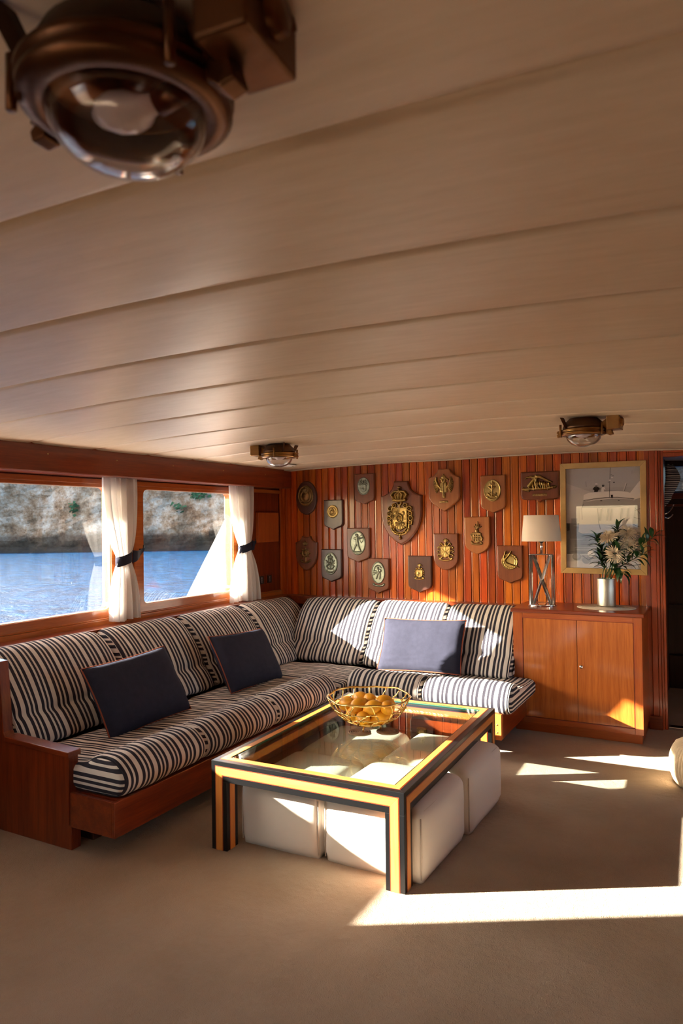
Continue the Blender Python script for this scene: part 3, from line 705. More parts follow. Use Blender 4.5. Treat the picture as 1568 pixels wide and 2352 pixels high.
# ------------------------------------------------------------------ pillows
def pillow(label, w_, h, th, loc, rot, seed):
    t = thing('throw_pillow', label, 'pillow', loc, rot, 'dark blue throw pillows')
    n_ = 26; V = []; F = []
    def edge(u, v):
        # pinched corners: sides bow inwards a little
        x = u*w_/2*(1-0.045*(1-v*v)); z = v*h/2*(1-0.05*(1-u*u)); return x, z
    for sgn in (-1, 1):
        for i in range(n_+1):
            for j in range(n_+1):
                u = -1+2*i/n_; v = -1+2*j/n_; x, z = edge(u, v)
                e = max(0, (1-abs(u)**2.6))*max(0, (1-abs(v)**2.6)); y = sgn*th/2*e**0.34
                y += 0.006*mnoise.noise(Vector((x*7, z*7, seed+sgn)))*min(1, e*3)
                cre = 0.007*math.sin(38*v+4*mnoise.noise(Vector((u*2, v*2, seed))))*math.exp(-((v+0.75)/0.2)**2)*min(1, e*2)
                V.append((x, y+cre*sgn, z))
    K = (n_+1)**2
    for s_ in (0, 1):
        for i in range(n_):
            for j in range(n_):
                a = s_*K+i*(n_+1)+j; F.append((a, a+n_+1, a+n_+2, a+1))
    mesh_obj('cover', V, F, M['navy'], t, smooth=True)
    pth = []
    for i in range(24): pth.append((-1+2*i/24, -1))
    for i in range(24): pth.append((1, -1+2*i/24))
    for i in range(24): pth.append((1-2*i/24, 1))
    for i in range(24): pth.append((-1, 1-2*i/24))
    Vt, Ft = tube([(edge(u, v)[0]*1.004, 0, edge(u, v)[1]*1.004) for u, v in pth], 0.0042, 6, closed=True)
    part_label(mesh_obj('piping', Vt, Ft, M['rust'], t, smooth=True), 'rust coloured edge piping')
    return t
pillow('navy linen pillow leaning nearest the wooden end panel', 0.66, 0.43, 0.16, (-3.045, 3.12, 0.575), Euler((R(-29), R(-2), R(90)), 'XYZ'), 1)
pillow('navy linen pillow leaning in the window run nearer the corner', 0.64, 0.42, 0.16, (-3.045, 4.20, 0.57), Euler((R(-29), R(2.5), R(90)), 'XYZ'), 5)
pillow('sunlit grey-blue linen pillow on the bulkhead run', 0.675, 0.425, 0.105, (-2.062, 5.12, 0.592), Euler((R(-27), R(-1.2), R(2)), 'XYZ'), 9)

# ------------------------------------------------------------------ coffee table
TW, TL, TH = 0.99, 1.475, 0.42; LG = 0.088
table = thing('coffee_table', 'black and orange inlaid coffee table with glass top', 'table', (-2.172, 2.697, 0), (0, 0, R(1.45)))
def legbox(ix, iy):
    x0 = 0 if ix == 0 else TW-LG; y0 = 0 if iy == 0 else TL-LG
    lg = box('leg', (x0, y0, 0), (x0+LG, y0+LG, TH-0.095), M['black'], table, 0.002)
    mr_ = MB(); mo = MB()
    # strips on the four faces: (mapping, which edge is outer)
    xo = (lambda a: a) if ix == 0 else (lambda a: TW-a)
    yo = (lambda a: a) if iy == 0 else (lambda a: TL-a)
    for pr_, wid0, wid1, tgt in ((0.0010, 0.0225, 0.0665, mr_), (0.0022, 0.0265, 0.0625, mo)):
        poly = [(wid0, 0.0), (wid0, TH-wid0), (wid1, TH-wid1), (wid1, 0.0)]
        tgt.add(*prism(poly, lambda u, v, d: (xo(u), yo(d), v), -pr_, 0.004))
        tgt.add(*prism(poly, lambda u, v, d: (xo(d), yo(u), v), -pr_, 0.004))
        poly2 = [(wid0, 0.0), (wid0, TH-0.096), (wid1, TH-0.096), (wid1, 0.0)]
        tgt.add(*prism(poly2, lambda u, v, d: (xo(u), yo(d), v), LG-0.004, LG+pr_))
        tgt.add(*prism(poly2, lambda u, v, d: (xo(d), yo(u), v), LG-0.004, LG+pr_))
    mr_.obj('line_inlay', M['redline'], lg); part_label(mo.obj('inlay', M['orange_z'], lg, bevel=0.001), 'orange wood inlay strip')
M['orange_z'] = wood('orange_inlay_z', (0.52, 0.165, 0.028), (0.74, 0.29, 0.065), 'z', rough=0.3, coat=0.4)
M['orange_y'] = wood('orange_inlay_y', (0.52, 0.165, 0.028), (0.74, 0.29, 0.065), 'y', rough=0.3, coat=0.4)
for ix in (0, 1):
    for iy in (0, 1): legbox(ix, iy)
def rail(side):
    ln = TW if side in ('f', 'b') else TL
    if side == 'f': mp = lambda u, d, z: (u, d, z)
    elif side == 'b': mp = lambda u, d, z: (u, TL-d, z)
    elif side == 'l': mp = lambda u, d, z: (d, u, z)
    else: mp = lambda u, d, z: (TW-d, u, z)
    z0 = TH-0.095
    # body: mitred block with a rebate for the glass
    V = []; prof = [(0, z0), (0, TH), (0.066, TH), (0.066, TH-0.014), (LG, TH-0.014), (LG, z0)]
    for d, z in prof: V.append(mp(d, d, z))
    for d, z in prof: V.append(mp(ln-d, d, z))
    k = len(prof); F = [tuple(range(k)), tuple(range(2*k-1, k-1, -1))]+[(i, (i+1) % k, k+(i+1) % k, k+i) for i in range(k)]
    rb = mesh_obj('rail', V, F, M['black'], table, bevel=0.0015)
    mr_ = MB(); mo = MB()
    for pr_, w0, w1, tgt in ((0.0010, 0.0225, 0.0665, mr_), (0.0022, 0.0265, 0.0625, mo)):
        poly = [(w0, TH-w0), (ln-w0, TH-w0), (ln-w1, TH-w1), (w1, TH-w1)]
        tgt.add(*prism(poly, lambda u, v, d: mp(u, d, v), -pr_, 0.004))
        poly = [(LG, TH-w0), (ln-LG, TH-w0), (ln-LG, TH-w1), (LG, TH-w1)]
        tgt.add(*prism(poly, lambda u, v, d: mp(u, d, v), LG-0.004, LG+pr_))
    for pr_, w0, w1, tgt in ((0.0010, 0.029, 0.0655, mr_), (0.0022, 0.033, 0.0655, mo)):
        poly = [(w0, w0), (ln-w0, w0), (ln-w1, w1), (w1, w1)]
        tgt.add(*prism(poly, lambda u, v, d: mp(u, v, d), TH-0.004, TH+pr_))
    mr_.obj('line_inlay', M['redline'], rb); part_label(mo.obj('inlay', M['orange'] if side in 'fb' else M['orange_y'], rb, bevel=0.001), 'orange wood inlay strip')
for s_ in 'fblr': rail(s_)
mb = MB(); g0, g1 = 0.0665, 0.0665
mb.add([(g0,g0,TH-0.0075),(TW-g0,g0,TH-0.0075),(TW-g0,TL-g0,TH-0.0075),(g0,TL-g0,TH-0.0075),(g0,g0,TH-0.0015),(TW-g0,g0,TH-0.0015),(TW-g0,TL-g0,TH-0.0015),(g0,TL-g0,TH-0.0015)],
       [(0,3,2,1),(4,5,6,7)], 0)
mb.add([(g0,g0,TH-0.0075),(TW-g0,g0,TH-0.0075),(TW-g0,TL-g0,TH-0.0075),(g0,TL-g0,TH-0.0075),(g0,g0,TH-0.0015),(TW-g0,g0,TH-0.0015),(TW-g0,TL-g0,TH-0.0015),(g0,TL-g0,TH-0.0015)],
       [(0,1,5,4),(1,2,6,5),(2,3,7,6),(3,0,4,7)], 1)
part_label(mb.obj('glass_top', [M['table_glass'], M['glass_edge']], table, fix=False), 'clear greenish glass pane')

# ------------------------------------------------------------------ poufs
def pouf(label, w_, d, h, loc, rotz, seed):
    t = thing('cube_pouf', label, 'pouf', loc, (0, 0, rotz), 'off-white cube poufs under the table')
    n_ = 14; V = []; F = []; idx = {}
    def vid(p):
        if p not in idx: idx[p] = len(V); V.append(p)
        return idx[p]
    for ax in range(3):
        for sg in (0, n_):
            for i in range(n_):
                for j in range(n_):
                    q = []
                    for (a, b_) in ((i, j), (i+1, j), (i+1, j+1), (i, j+1)):
                        p = [0, 0, 0]; p[ax] = sg; p[(ax+1) % 3] = a; p[(ax+2) % 3] = b_; q.append(vid(tuple(p)))
                    F.append(tuple(q) if sg else tuple(q[::-1]))
    r_ = 0.045; W = []
    for p in V:
        u = [2*c/n_-1 for c in p]
        hs = (w_/2, d/2, h/2)
        x = [math.copysign(abs(c)**0.8, c)*s_ for c, s_ in zip(u, hs)]
        inner = [max(-(s_-r_), min(s_-r_, c)) for c, s_ in zip(x, hs)]
        dv = Vector([c-i_ for c, i_ in zip(x, inner)]); 
        if dv.length > 1e-6: dv = dv.normalized()*r_
        q = Vector(inner)+dv
        b1 = (1-u[1]**2)*(1-u[2]**2); b2 = (1-u[0]**2)*(1-u[2]**2); b3 = (1-u[0]**2)*(1-u[1]**2)
        q.x += math.copysign(0.018*b1, u[0])*(abs(u[0]) > 0.99); q.y += math.copysign(0.014*b2, u[1])*(abs(u[1]) > 0.99); q.z += 0.016*b3*(u[2] > 0.99)
        q += Vector((mnoise.noise(Vector((q.x*6, q.y*6, q.z*6+seed))),)*3)*0.004
        if u[2] < -0.99: q.z = -h/2
        W.append((q.x, q.y, q.z+h/2))
    bd = mesh_obj('cover', W, F, M['canvas'], t, smooth=True)
    for (sx, sy) in ((-1,-1),(1,-1),(1,1),(-1,1)):
        x, y = sx*(w_/2-0.012), sy*(d/2-0.012)
        Vt, Ft = tube([(x, y, 0.02), (x*1.006, y*1.006, h*0.5), (x, y, h-0.035)], 0.0028, 6); mesh_obj('seam', Vt, Ft, M['canvas_seam'], bd, smooth=True)
    rp = rrect(-w_/2+0.014, w_/2-0.014, -d/2+0.014, d/2-0.014, 0.04, 4)
    Vt, Ft = tube([(a, b_, h-0.016) for a, b_ in rp], 0.0026, 6, closed=True); mesh_obj('seam', Vt, Ft, M['canvas_seam'], bd, smooth=True)
pouf('off-white cube pouf under the front left of the glass table', 0.445, 0.53, 0.30, (-1.873, 3.075, 0), R(1.0), 1)
pouf('off-white cube pouf behind the front right table leg', 0.50, 0.535, 0.315, (-1.382, 3.085, 0), R(-1.5), 2)
pouf('off-white cube pouf under the back right of the table', 0.50, 0.535, 0.315, (-1.352, 3.635, 0), R(-1.0), 3)
pouf('off-white cube pouf under the back left of the table', 0.47, 0.53, 0.30, (-1.865, 3.625, 0), R(2.0), 4)

# ------------------------------------------------------------------ fruit bowl
BX, BY, BZ = -1.700, 3.455, TH+0.002
bowl = thing('wire_fruit_bowl', 'gold wire fruit bowl standing on the glass table', 'bowl', (BX, BY, BZ))
BR, BH = 0.225, 0.155
def bowl_pt(th, s_, dr=0.0):
    # s 0 bottom .. 1 rim
    a = s_*R(78); r_ = BR*math.sin(a)/math.sin(R(78)); z = BH*(1-math.cos(a))/(1-math.cos(R(78)))
    return Vector(((r_+dr)*math.cos(th), (r_+dr)*math.sin(th), 0.030+z))
rb = random.Random(21); rows = [0.20, 0.42, 0.60, 0.78, 1.0]; cols = [7, 11, 15, 17, 17]; nodes = []
for q, (s_, c_) in enumerate(zip(rows, cols)):
    off = rb.uniform(0, 1); nodes.append([((i+off+rb.uniform(-.22,.22))*2*PI/c_, s_+(rb.uniform(-.045,.045) if s_ < 1 else 0)) for i in range(c_)])
mb = MB()
def wire(a, c, r_=0.0036):
    d = (c[0]-a[0]+PI) % (2*PI)-PI; pts = []
    for i in range(5):
        u = i/4; bow = 0.02*math.sin(PI*u)*rb.uniform(-1, 1)
        pts.append(bowl_pt(a[0]+d*u, a[1]+(c[1]-a[1])*u+bow))
    mb.add(*tube(pts, [r_*1.35, r_, r_*0.9, r_, r_*1.35], 6))
for q in range(len(rows)-1):
    lo, hi = nodes[q], nodes[q+1]
    for p in hi:
        if q == 3 and rb.random() < 0.0: continue
        best = min(lo, key=lambda n_: abs((n_[0]-p[0]+PI) % (2*PI)-PI)); wire(best, p)
    if q < 4:
        for i in range(len(lo)):
            if rb.random() < (0.86 if q else 1.0): wire(lo[i], lo[(i+1) % len(lo)])
for p in nodes[0]: wire(p, (p[0], 0.03))
mb.obj('wire_net', M['gold'], bowl, smooth=True)
pts = []
for i in range(72):
    a = 2*PI*i/72; p = bowl_pt(a, 1.0); p.z += 0.0035*math.sin(5*a+1)+0.002*math.sin(11*a); p *= 1+0.006*math.sin(7*a); pts.append(p)
Vt, Ft = tube(pts, 0.0052, 8, closed=True); mesh_obj('rim', Vt, Ft, M['gold'], bowl, smooth=True)
for q in range(3):
    a = R(-95)+2*PI*q/3; c_, s_ = math.cos(a), math.sin(a)
    Vt, Ft = tube([(0.05*c_, 0.05*s_, 0.036), (0.062*c_, 0.062*s_, 0.018), (0.060*c_, 0.060*s_, 0.0035)], [0.0045, 0.0045, 0.006], 8); mesh_obj('foot', Vt, Ft, M['gold'], bowl, smooth=True)
prof = [(0.0, -0.050), (0.006, -0.049), (0.010, -0.044), (0.020, -0.036), (0.030, -0.020), (0.0335, 0.0), (0.031, 0.018), (0.022, 0.034), (0.012, 0.042), (0.008, 0.048), (0.0, 0.0505)]
lv, lf = lathe(prof, 20); lem0 = None
spots = [(-0.075,-0.045,0.085),(0.005,-0.085,0.080),(0.085,-0.035,0.085),(0.065,0.065,0.085),(-0.02,0.085,0.085),(-0.09,0.04,0.09),(0.0,0.0,0.062),
         (-0.13,-0.015,0.130),(-0.045,-0.04,0.135),(0.045,-0.05,0.135),(0.12,-0.02,0.135),(0.075,0.05,0.145),(-0.015,0.045,0.145),(-0.085,0.06,0.145)]
for i, (x, y, z) in enumerate(spots):
    if lem0 is None:
        t = thing('lemon', 'yellow lemon heaped in the gold wire bowl', 'lemon', (0,0,0), group='lemons in the wire bowl')
        mesh_obj('fruit', lv, lf, M['lemon'], t, smooth=True)
        Vt, Ft = lathe([(0.0, 0.0515), (0.003, 0.0510), (0.0035, 0.047)], 8); mesh_obj('stem_end', Vt, Ft, M['stem'], t); lem0 = t
    else: t = dup(lem0)
    t.scale = (1.16, 1.16, 1.16); t.location = (BX+x, BY+y, BZ+z+0.004); t.rotation_euler = (rb.uniform(1.0, 2.1), rb.uniform(-0.5, 0.5), rb.uniform(0, 6.28))
# coasters
def coaster(label, x, y, rad):
    t = thing('woven_coaster', label, 'coaster', (x, y, TH+0.0005), group='coiled seagrass coasters')
    pts = []; turns = 7
    for i in range(turns*26+1):
        a = 2*PI*i/26; pts.append((rad*(i/(turns*26))*math.cos(a), rad*(i/(turns*26))*math.sin(a), 0.0045))
    Vt, Ft = tube(pts, 0.0045, 6); mesh_obj('coil', Vt, Ft, M['rope'], t, smooth=True)
coaster('coiled seagrass coaster under the bowl, nearer the window', -1.725, 3.395, 0.064)
coaster('coiled seagrass coaster under the bowl, nearer the cabinet', -1.598, 3.475, 0.062)

# ------------------------------------------------------------------ cabinet
cab = thing('cabinet', 'two-door mahogany cabinet carrying the lamp and flowers', 'cabinet', (-1.372, 5.225, 0))
CW, CD = 0.885, 0.485
mb = MB(); mb.box((0.0, 0.012, 0.07), (CW, CD, 0.875)); mb.obj('body', M['cabz'], cab, bevel=0.002)
box('plinth', (0.0, 0.035, 0.0), (CW-0.012, CD, 0.07), M['cab'], cab, 0.003)
for (a, c, z0, z1, nm, mt) in ((0.0, 0.072, 0.07, 0.875, 'stile', 'cabz'), (CW-0.055, CW, 0.07, 0.875, 'stile', 'cabz'), (0.072, CW-0.055, 0.835, 0.875, 'rail', 'cab'), (0.072, CW-0.055, 0.07, 0.112, 'rail', 'cab')):
    box(nm, (a+0.0005, 0.0, z0), (c-0.0005, 0.014, z1), M[mt], cab, 0.0015)
for (a, c) in ((0.075, 0.453), (0.457, CW-0.058)):
    dr = box('door', (a, 0.002, 0.115), (c, 0.013, 0.832), M['door'], cab, 0.0015)
    if a > 0.4:
        V, F = lathe([(0.0, 0.012), (0.004, 0.012), (0.0045, 0.006), (0.010, 0.006), (0.012, 0.003), (0.0125, 0.0)], 18)
        part_label(mesh_obj('lock', [(a+0.024+x_, 0.002-z, 0.505+y_) for x_, y_, z in V], F, M['chrome'], dr, smooth=True), 'small round chrome lock')
mb = MB(); mb.box((0.066, -0.0005, 0.106), (0.0715, 0.004, 0.838)); mb.box((CW-0.0545, -0.0005, 0.106), (CW-0.050, 0.004, 0.838)); mb.box((0.066, -0.0005, 0.833), (CW-0.05, 0.004, 0.838)); mb.box((0.066, -0.0005, 0.106), (CW-0.05, 0.004, 0.111))
mb.obj('bead', M['redline'], cab, bevel=0.001)
box('top', (-0.012, -0.028, 0.875), (CW+0.018, CD, 0.902), M['wx'], cab, 0.006)
CZ = 0.902
# oval mat
t = thing('woven_placemat', 'pale oval woven mat under the steel vase', 'mat', (-0.752, 5.49, CZ))
V, F = lathe([(0.0, 0.004), (0.96, 0.004), (1.0, 0.0025), (0.99, 0.0), (0.0, 0.0)], 48, 0.205, 0.165)
mesh_obj('weave', V, F, M['white_mat'], t, smooth=True)
mb = MB()
for q in range(1, 9):
    s_ = q/9; mb.add(*tube([(0.200*s_*math.cos(2*PI*i/48), 0.160*s_*math.sin(2*PI*i/48), 0.0045) for i in range(48)], 0.0018, 5, closed=True))
mb.obj('coil_rib', M['white_mat'], t, smooth=True)
# vase
VX, VY = -0.752, 5.52
vase = thing('vase', 'brushed steel cylinder vase on the cabinet', 'vase', (VX, VY, CZ+0.005))
V, F = lathe([(0.0, 0.0), (0.055, 0.0), (0.0625, 0.004), (0.065, 0.012), (0.065, 0.205), (0.0635, 0.208), (0.062, 0.205), (0.062, 0.012), (0.0, 0.010)], 40)
mesh_obj('body', V, F, M['steel'], vase, smooth=True)
# flowers
def petals_mesh(seed, rad):
    r_ = random.Random(seed); mb = MB()
    for ring in range(7):
        el = R(-8+ring*14); cnt_ = 26-ring*2; ln = rad*(1.0-0.07*ring)
        for i in range(cnt_):
            a = 2*PI*(i+r_.uniform(-.3,.3))/cnt_+ring*0.4; e = el+r_.uniform(-.12,.12); l_ = ln*r_.uniform(.82,1.08); wd = 0.0032
            c_, s_ = math.cos(a), math.sin(a); P = []
            for q in range(4):
                u = q/3; rr = l_*u*math.cos(e)*(1-0.12*u*(ring > 4)); zz = l_*u*math.sin(e)*0.62+0.006*u*u*math.sin(a*3+ring)
                ww = wd*(0.6+1.0*u if q < 3 else 0.5)
                P.append(((rr*c_-ww*s_), rr*s_+ww*c_, zz+0.001)); P.append(((rr*c_+ww*s_), rr*s_-ww*c_, zz+0.001)); P.append((rr*c_, rr*s_, zz-0.0016))
            F = []
            for q in range(3): o_ = q*3; F += [(o_, o_+2, o_+5, o_+3), (o_+2, o_+1, o_+4, o_+5)]
            mb.add(P, F)
    return mb
def look_rot(d): return Vector(d).to_track_quat('Z', 'Y').to_euler()
FL = [((-0.722, 5.44, 1.420), (-0.25, -0.55, 0.95), 0.078, 'leftmost creamy white chrysanthemum in the steel vase'),
      ((-0.600, 5.50, 1.450), (0.25, -0.55, 0.75), 0.074, 'topmost creamy white chrysanthemum in the steel vase'),
      ((-0.590, 5.46, 1.362), (0.15, -0.9, 0.55), 0.066, 'creamy white chrysanthemum half hidden behind leaves at right'),
      ((-0.672, 5.40, 1.300), (0.15, -0.85, 0.50), 0.072, 'lowest creamy white chrysanthemum in the steel vase')]
for i, (p, d, rad, lab) in enumerate(FL):
    t = thing('chrysanthemum', lab, 'flower', (VX, VY, CZ+0.02), group='chrysanthemums in the vase')
    base = Vector((VX, VY, CZ+0.02)); q = Vector(p)-base
    hd = petals_mesh(i+3, rad*1.08).obj('flower_head', M['petal'], t, fix=False, loc=q, rot=look_rot(d))
    V, F = lathe([(0.0, 0.004), (0.008, 0.0), (0.012, -0.006), (0.005, -0.014), (0.0, -0.016)], 12)
    mesh_obj('calyx', V, F, M['stem'], hd, smooth=True)
    dd = Vector(d).normalized()
    pth = catmull([(0.012*(i-1.5), 0.0, 0.0), (0.02*(i-1.5), -0.01, 0.18), tuple(q*0.75+Vector((0,0,0.05))-dd*0.02), tuple(q-dd*0.008)], 5, closed=False)
    V, F = tube(pth, 0.0032, 6); mesh_obj('stem', V, F, M['stem'], t, smooth=True)
# leafy branches
def leaf_mesh(L_=0.09, W_=0.028):
    V = []; F = []; n_ = 8
    for i in range(n_+1):
        u = i/n_; ww = W_/2*(math.sin(PI*u**0.8)**0.9)*(1-0.15*u)+0.0004; zz = 0.012*math.sin(PI*u*0.9)-0.018*u*u
        V += [(u*L_, -ww, zz+0.004*ww/(W_/2)), (u*L_, 0, zz), (u*L_, ww, zz+0.004*ww/(W_/2))]
    for i in range(n_): o_ = i*3; F += [(o_, o_+3, o_+4, o_+1), (o_+1, o_+4, o_+5, o_+2)]
    return V, F
LV, LF = leaf_mesh(); leaf_data = None
def branch(label, pts, leaves, seed, extra=()):
    global leaf_data
    r_ = random.Random(seed); base = Vector((VX, VY, CZ+0.02))
    t = thing('leafy_branch', label, 'branch', base, group='leafy branches in the vase')
    P = [Vector(p)-base for p in pts]; path = [Vector(p) for p in catmull([tuple(p) for p in P], 6, closed=False)]
    V, F = tube(path, 0.0026, 6); mesh_obj('stem', V, F, M['stem'], t, smooth=True)
    leaves = int(leaves*1.7)
    for q in range(leaves):
        s_ = 0.36+0.64*(q+0.5)/leaves; i = min(int(s_*(len(path)-1)), len(path)-2); p = path[i]; dr = (path[i+1]-path[i]).normalized()
        side = dr.orthogonal().normalized(); side.rotate(Matrix.Rotation(q*2.4+r_.uniform(-.5,.5), 3, dr))
        d = (dr*r_.uniform(0.3, 0.8)+side*r_.uniform(0.6, 1.0)).normalized()
        if d.y > 0.25: d.y *= 0.3
        if leaf_data is None:
            o = mesh_obj('leaf', LV, LF, M['leaf'], t, smooth=True, fix=False); leaf_data = o.data
        else:
            o = bpy.data.objects.new('leaf', leaf_data); C.objects.link(o); o.parent = t
        o.location = p; o.rotation_euler = d.to_track_quat('X', 'Z').to_euler(); o.scale = (r_.uniform(0.85, 1.3),)*3
    o = bpy.data.objects.new('leaf', leaf_data); C.objects.link(o); o.parent = t
    o.location = path[-1]; o.rotation_euler = (path[-1]-path[-3]).to_track_quat('X', 'Z').to_euler()
    return t
vz = CZ+0.19
branch('leafy branch reaching right over the door case', [(VX+0.03, VY, vz), (-0.66, 5.47, 1.22), (-0.53, 5.46, 1.34), (-0.42, 5.46, 1.425)], 12, 1)
branch('leafy branch drooping right below the flowers', [(VX+0.02, VY-0.01, vz), (-0.66, 5.44, 1.19), (-0.56, 5.43, 1.26), (-0.485, 5.42, 1.30)], 10, 2)
branch('leafy branch standing up behind the flowers', [(VX+0.01, VY, vz), (-0.71, 5.5, 1.25), (-0.67, 5.52, 1.40), (-0.665, 5.5, 1.475)], 11, 3)
branch('leafy branch spreading left toward the picture', [(VX-0.01, VY, vz), (-0.74, 5.46, 1.22), (-0.775, 5.44, 1.33), (-0.80, 5.42, 1.40)], 12, 4)
branch('leafy branch hanging low over the vase rim', [(VX+0.02, VY-0.02, vz), (-0.71, 5.44, 1.17), (-0.66, 5.41, 1.20), (-0.62, 5.39, 1.16)], 10, 5)
branch('leafy branch filling the middle of the bouquet', [(VX, VY-0.02, vz), (-0.715, 5.43, 1.20), (-0.68, 5.41, 1.27), (-0.64, 5.41, 1.33)], 12, 6)
branch('leafy branch at the lower left of the bouquet', [(VX-0.015, VY-0.01, vz), (-0.745, 5.44, 1.17), (-0.765, 5.42, 1.22), (-0.775, 5.41, 1.255)], 10, 7)

# ------------------------------------------------------------------ table lamp
LX, LY = -1.205, 5.455
lamp = thing('table_lamp', 'chrome lattice table lamp with pale linen shade', 'lamp', (LX, LY, CZ), (0, 0, R(8)))
V, F = lathe([(0.0, 0.010), (0.92, 0.010), (0.98, 0.008), (1.0, 0.004), (0.99, 0.0), (0.0, 0.0)], 40, 0.105, 0.075); mesh_obj('base', V, F, M['chrome'], lamp, smooth=True)
hw, hd_, z0, z1 = 0.080, 0.052, 0.010, 0.385
def bar(a, c, s_=0.0085): return tube([a, c], s_, 4)
for sx in (-1, 1):
    for sy in (-1, 1):
        V, F = bar((sx*hw, sy*hd_, z0), (sx*hw, sy*hd_, z1), 0.009); mesh_obj('post', V, F, M['chrome'], lamp)
box('top_plate', (-hw-0.008, -hd_-0.008, z1), (hw+0.008, hd_+0.008, z1+0.008), M['chrome'], lamp, 0.002)
for sy in (-1, 1):
    for sx in (-1, 1):
        V, F = bar((sx*(hw-0.018), sy*hd_, z0), (-sx*(hw-0.018), sy*hd_, z1)); mesh_obj('brace', V, F, M['chrome'], lamp)
for sx in (-1, 1):
    for sy in (-1, 1):
        V, F = bar((sx*hw, sy*(hd_-0.010), z0), (sx*hw, -sy*(hd_-0.010), z1), 0.005); mesh_obj('brace', V, F, M['chrome'], lamp)
V, F = tube([(0,0,z1), (0,0,0.50)], 0.0095, 12); mesh_obj('neck', V, F, M['chrome'], lamp, smooth=True)
V, F = lathe([(0.0, 0.475), (0.012, 0.476), (0.022, 0.488), (0.022, 0.53), (0.0, 0.53)], 16); mesh_obj('socket', V, F, M['plastic_black'], lamp)
V, F = lathe([(0.146, 0.488), (0.147, 0.489), (0.129, 0.685), (0.128, 0.686), (0.127, 0.685), (0.1445, 0.489), (0.146, 0.488)], 56, 1.0, 0.66); sh = mesh_obj('shade', V, F, M['shade'], lamp, smooth=True)
V, F = tube([(0.012, -0.03, 0.48), (0.015, -0.05, 0.40), (0.01, -0.048, 0.2)], 0.0012, 5)
V, F = lathe([(0.0, 0.54), (0.02, 0.55), (0.03, 0.58), (0.025, 0.61), (0.0, 0.625)], 16); mesh_obj('bulb', V, F, M['bulb'], lamp, smooth=True)

# ------------------------------------------------------------------ framed photograph
PX, PZ = -0.794, 1.560; PWD, PHT = 0.622, 0.855
pic = thing('framed_photograph', 'gilt framed black and white yacht photograph beside the door', 'picture', (PX, YB-0.0135, PZ), (0, R(0.4), 0))
bw_ = 0.043
out = [(-PWD/2, -PHT/2), (PWD/2, -PHT/2), (PWD/2, PHT/2), (-PWD/2, PHT/2)]; inn = [(-PWD/2+bw_, -PHT/2+bw_), (PWD/2-bw_, -PHT/2+bw_), (PWD/2-bw_, PHT/2-bw_), (-PWD/2+bw_, PHT/2-bw_)]
for i in range(4):
    j = (i+1) % 4; poly = [out[i], out[j], inn[j], inn[i]]
    V, F = prism(poly, lambda u, v, d: (u, d, v), -0.028, 0.0); mesh_obj('frame_side', V, F, M['goldframe'], pic, bevel=0.0025)
iw, ih = PWD-2*bw_, PHT-2*bw_
def tone(name, v): return plain('print_'+name, (v, v*0.90, v*0.84), 0.7, spec=0.2)
tones = {k_: tone(k_, v) for k_, v in dict(sky=0.42, skyl=0.50, white=0.70, pale=0.56, mid=0.24, sea=0.17, dark=0.045, black=0.02, hull=0.62, shade=0.33, deck=0.46).items()}
tk = list(tones); pm = MB(); lay = [0]
def P_(pts, t_):
    """pts in crop pixels of the print (150..1360, 265..1890)."""
    lay[0] += 1
    q = [((x-150)/1210*iw-iw/2, ih/2-(y-265)/1625*ih) for x, y in pts]
    q = [(min(max(a, -iw/2), iw/2), min(max(c, -ih/2), ih/2)) for a, c in q]
    pm.add([(a, -0.0060-0.00012*lay[0], c) for a, c in q], [tuple(range(len(q)))], tk.index(t_))
def PL_(pts, wd, t_):
    for (x0, y0), (x1, y1) in zip(pts, pts[1:]):
        d = math.hypot(x1-x0, y1-y0) or 1; nx_, ny_ = -(y1-y0)/d*wd/2, (x1-x0)/d*wd/2
        P_([(x0+nx_, y0+ny_), (x1+nx_, y1+ny_), (x1-nx_, y1-ny_), (x0-nx_, y0-ny_)], t_)
def PE_(cx, cy, rx, ry, t_, n_=18): P_([(cx+rx*math.cos(2*PI*i/n_), cy+ry*math.sin(2*PI*i/n_)) for i in range(n_)], t_)
P_([(150,265),(1360,265),(1360,1160),(150,1160)], 'sky'); P_([(150,500),(700,700),(400,1160),(150,1160)], 'skyl')
P_([(230,1080),(335,1080),(335,1160),(230,1160)], 'mid'); P_([(150,1160),(1360,1160),(1360,1665),(150,1665)], 'sea')
for q in range(26):
    y = 1180+q*18; x = 150+rb.uniform(0, 500); PL_([(x, y), (x+rb.uniform(120, 420), y+rb.uniform(-8, 8))], rb.uniform(3, 9), rb.choice(['mid', 'dark', 'shade']))
P_([(150,1665),(1360,1640),(1360,1890),(150,1890)], 'deck'); P_([(150,1790),(700,1760),(900,1890),(150,1890)], 'pale')
P_([(1050,900),(1360,560),(1360,1300),(1100,1300)], 'shade')
P_([(1190,690),(1345,500),(1360,500),(1360,760),(1260,790)], 'white')
for a in ((1240,880,1350,1010),(1270,960,1360,930),(1230,1060,1360,1100),(1240,1180,1340,1220)): PL_([a[:2], a[2:]], 7, 'dark')
P_([(395,910),(1275,880),(1230,1240),(1000,1300),(420,1330),(350,1300)], 'hull')
P_([(415,905),(435,800),(600,765),(900,745),(1200,770),(1290,820),(1270,870),(1000,905),(700,915)], 'shade')
P_([(435,820),(600,780),(900,755),(1200,775),(1288,815),(1200,780),(900,765),(600,792)], 'white')
P_([(440,780),(445,700),(520,668),(700,652),(1000,645),(1160,660),(1230,700),(1265,770),(1000,745),(800,742),(600,765)], 'white')
PL_([(440,790),(600,765),(800,745),(1000,745),(1265,775)], 7, 'dark')
PE_(735,797,20,6,'dark'); PE_(1020,797,16,5,'dark')
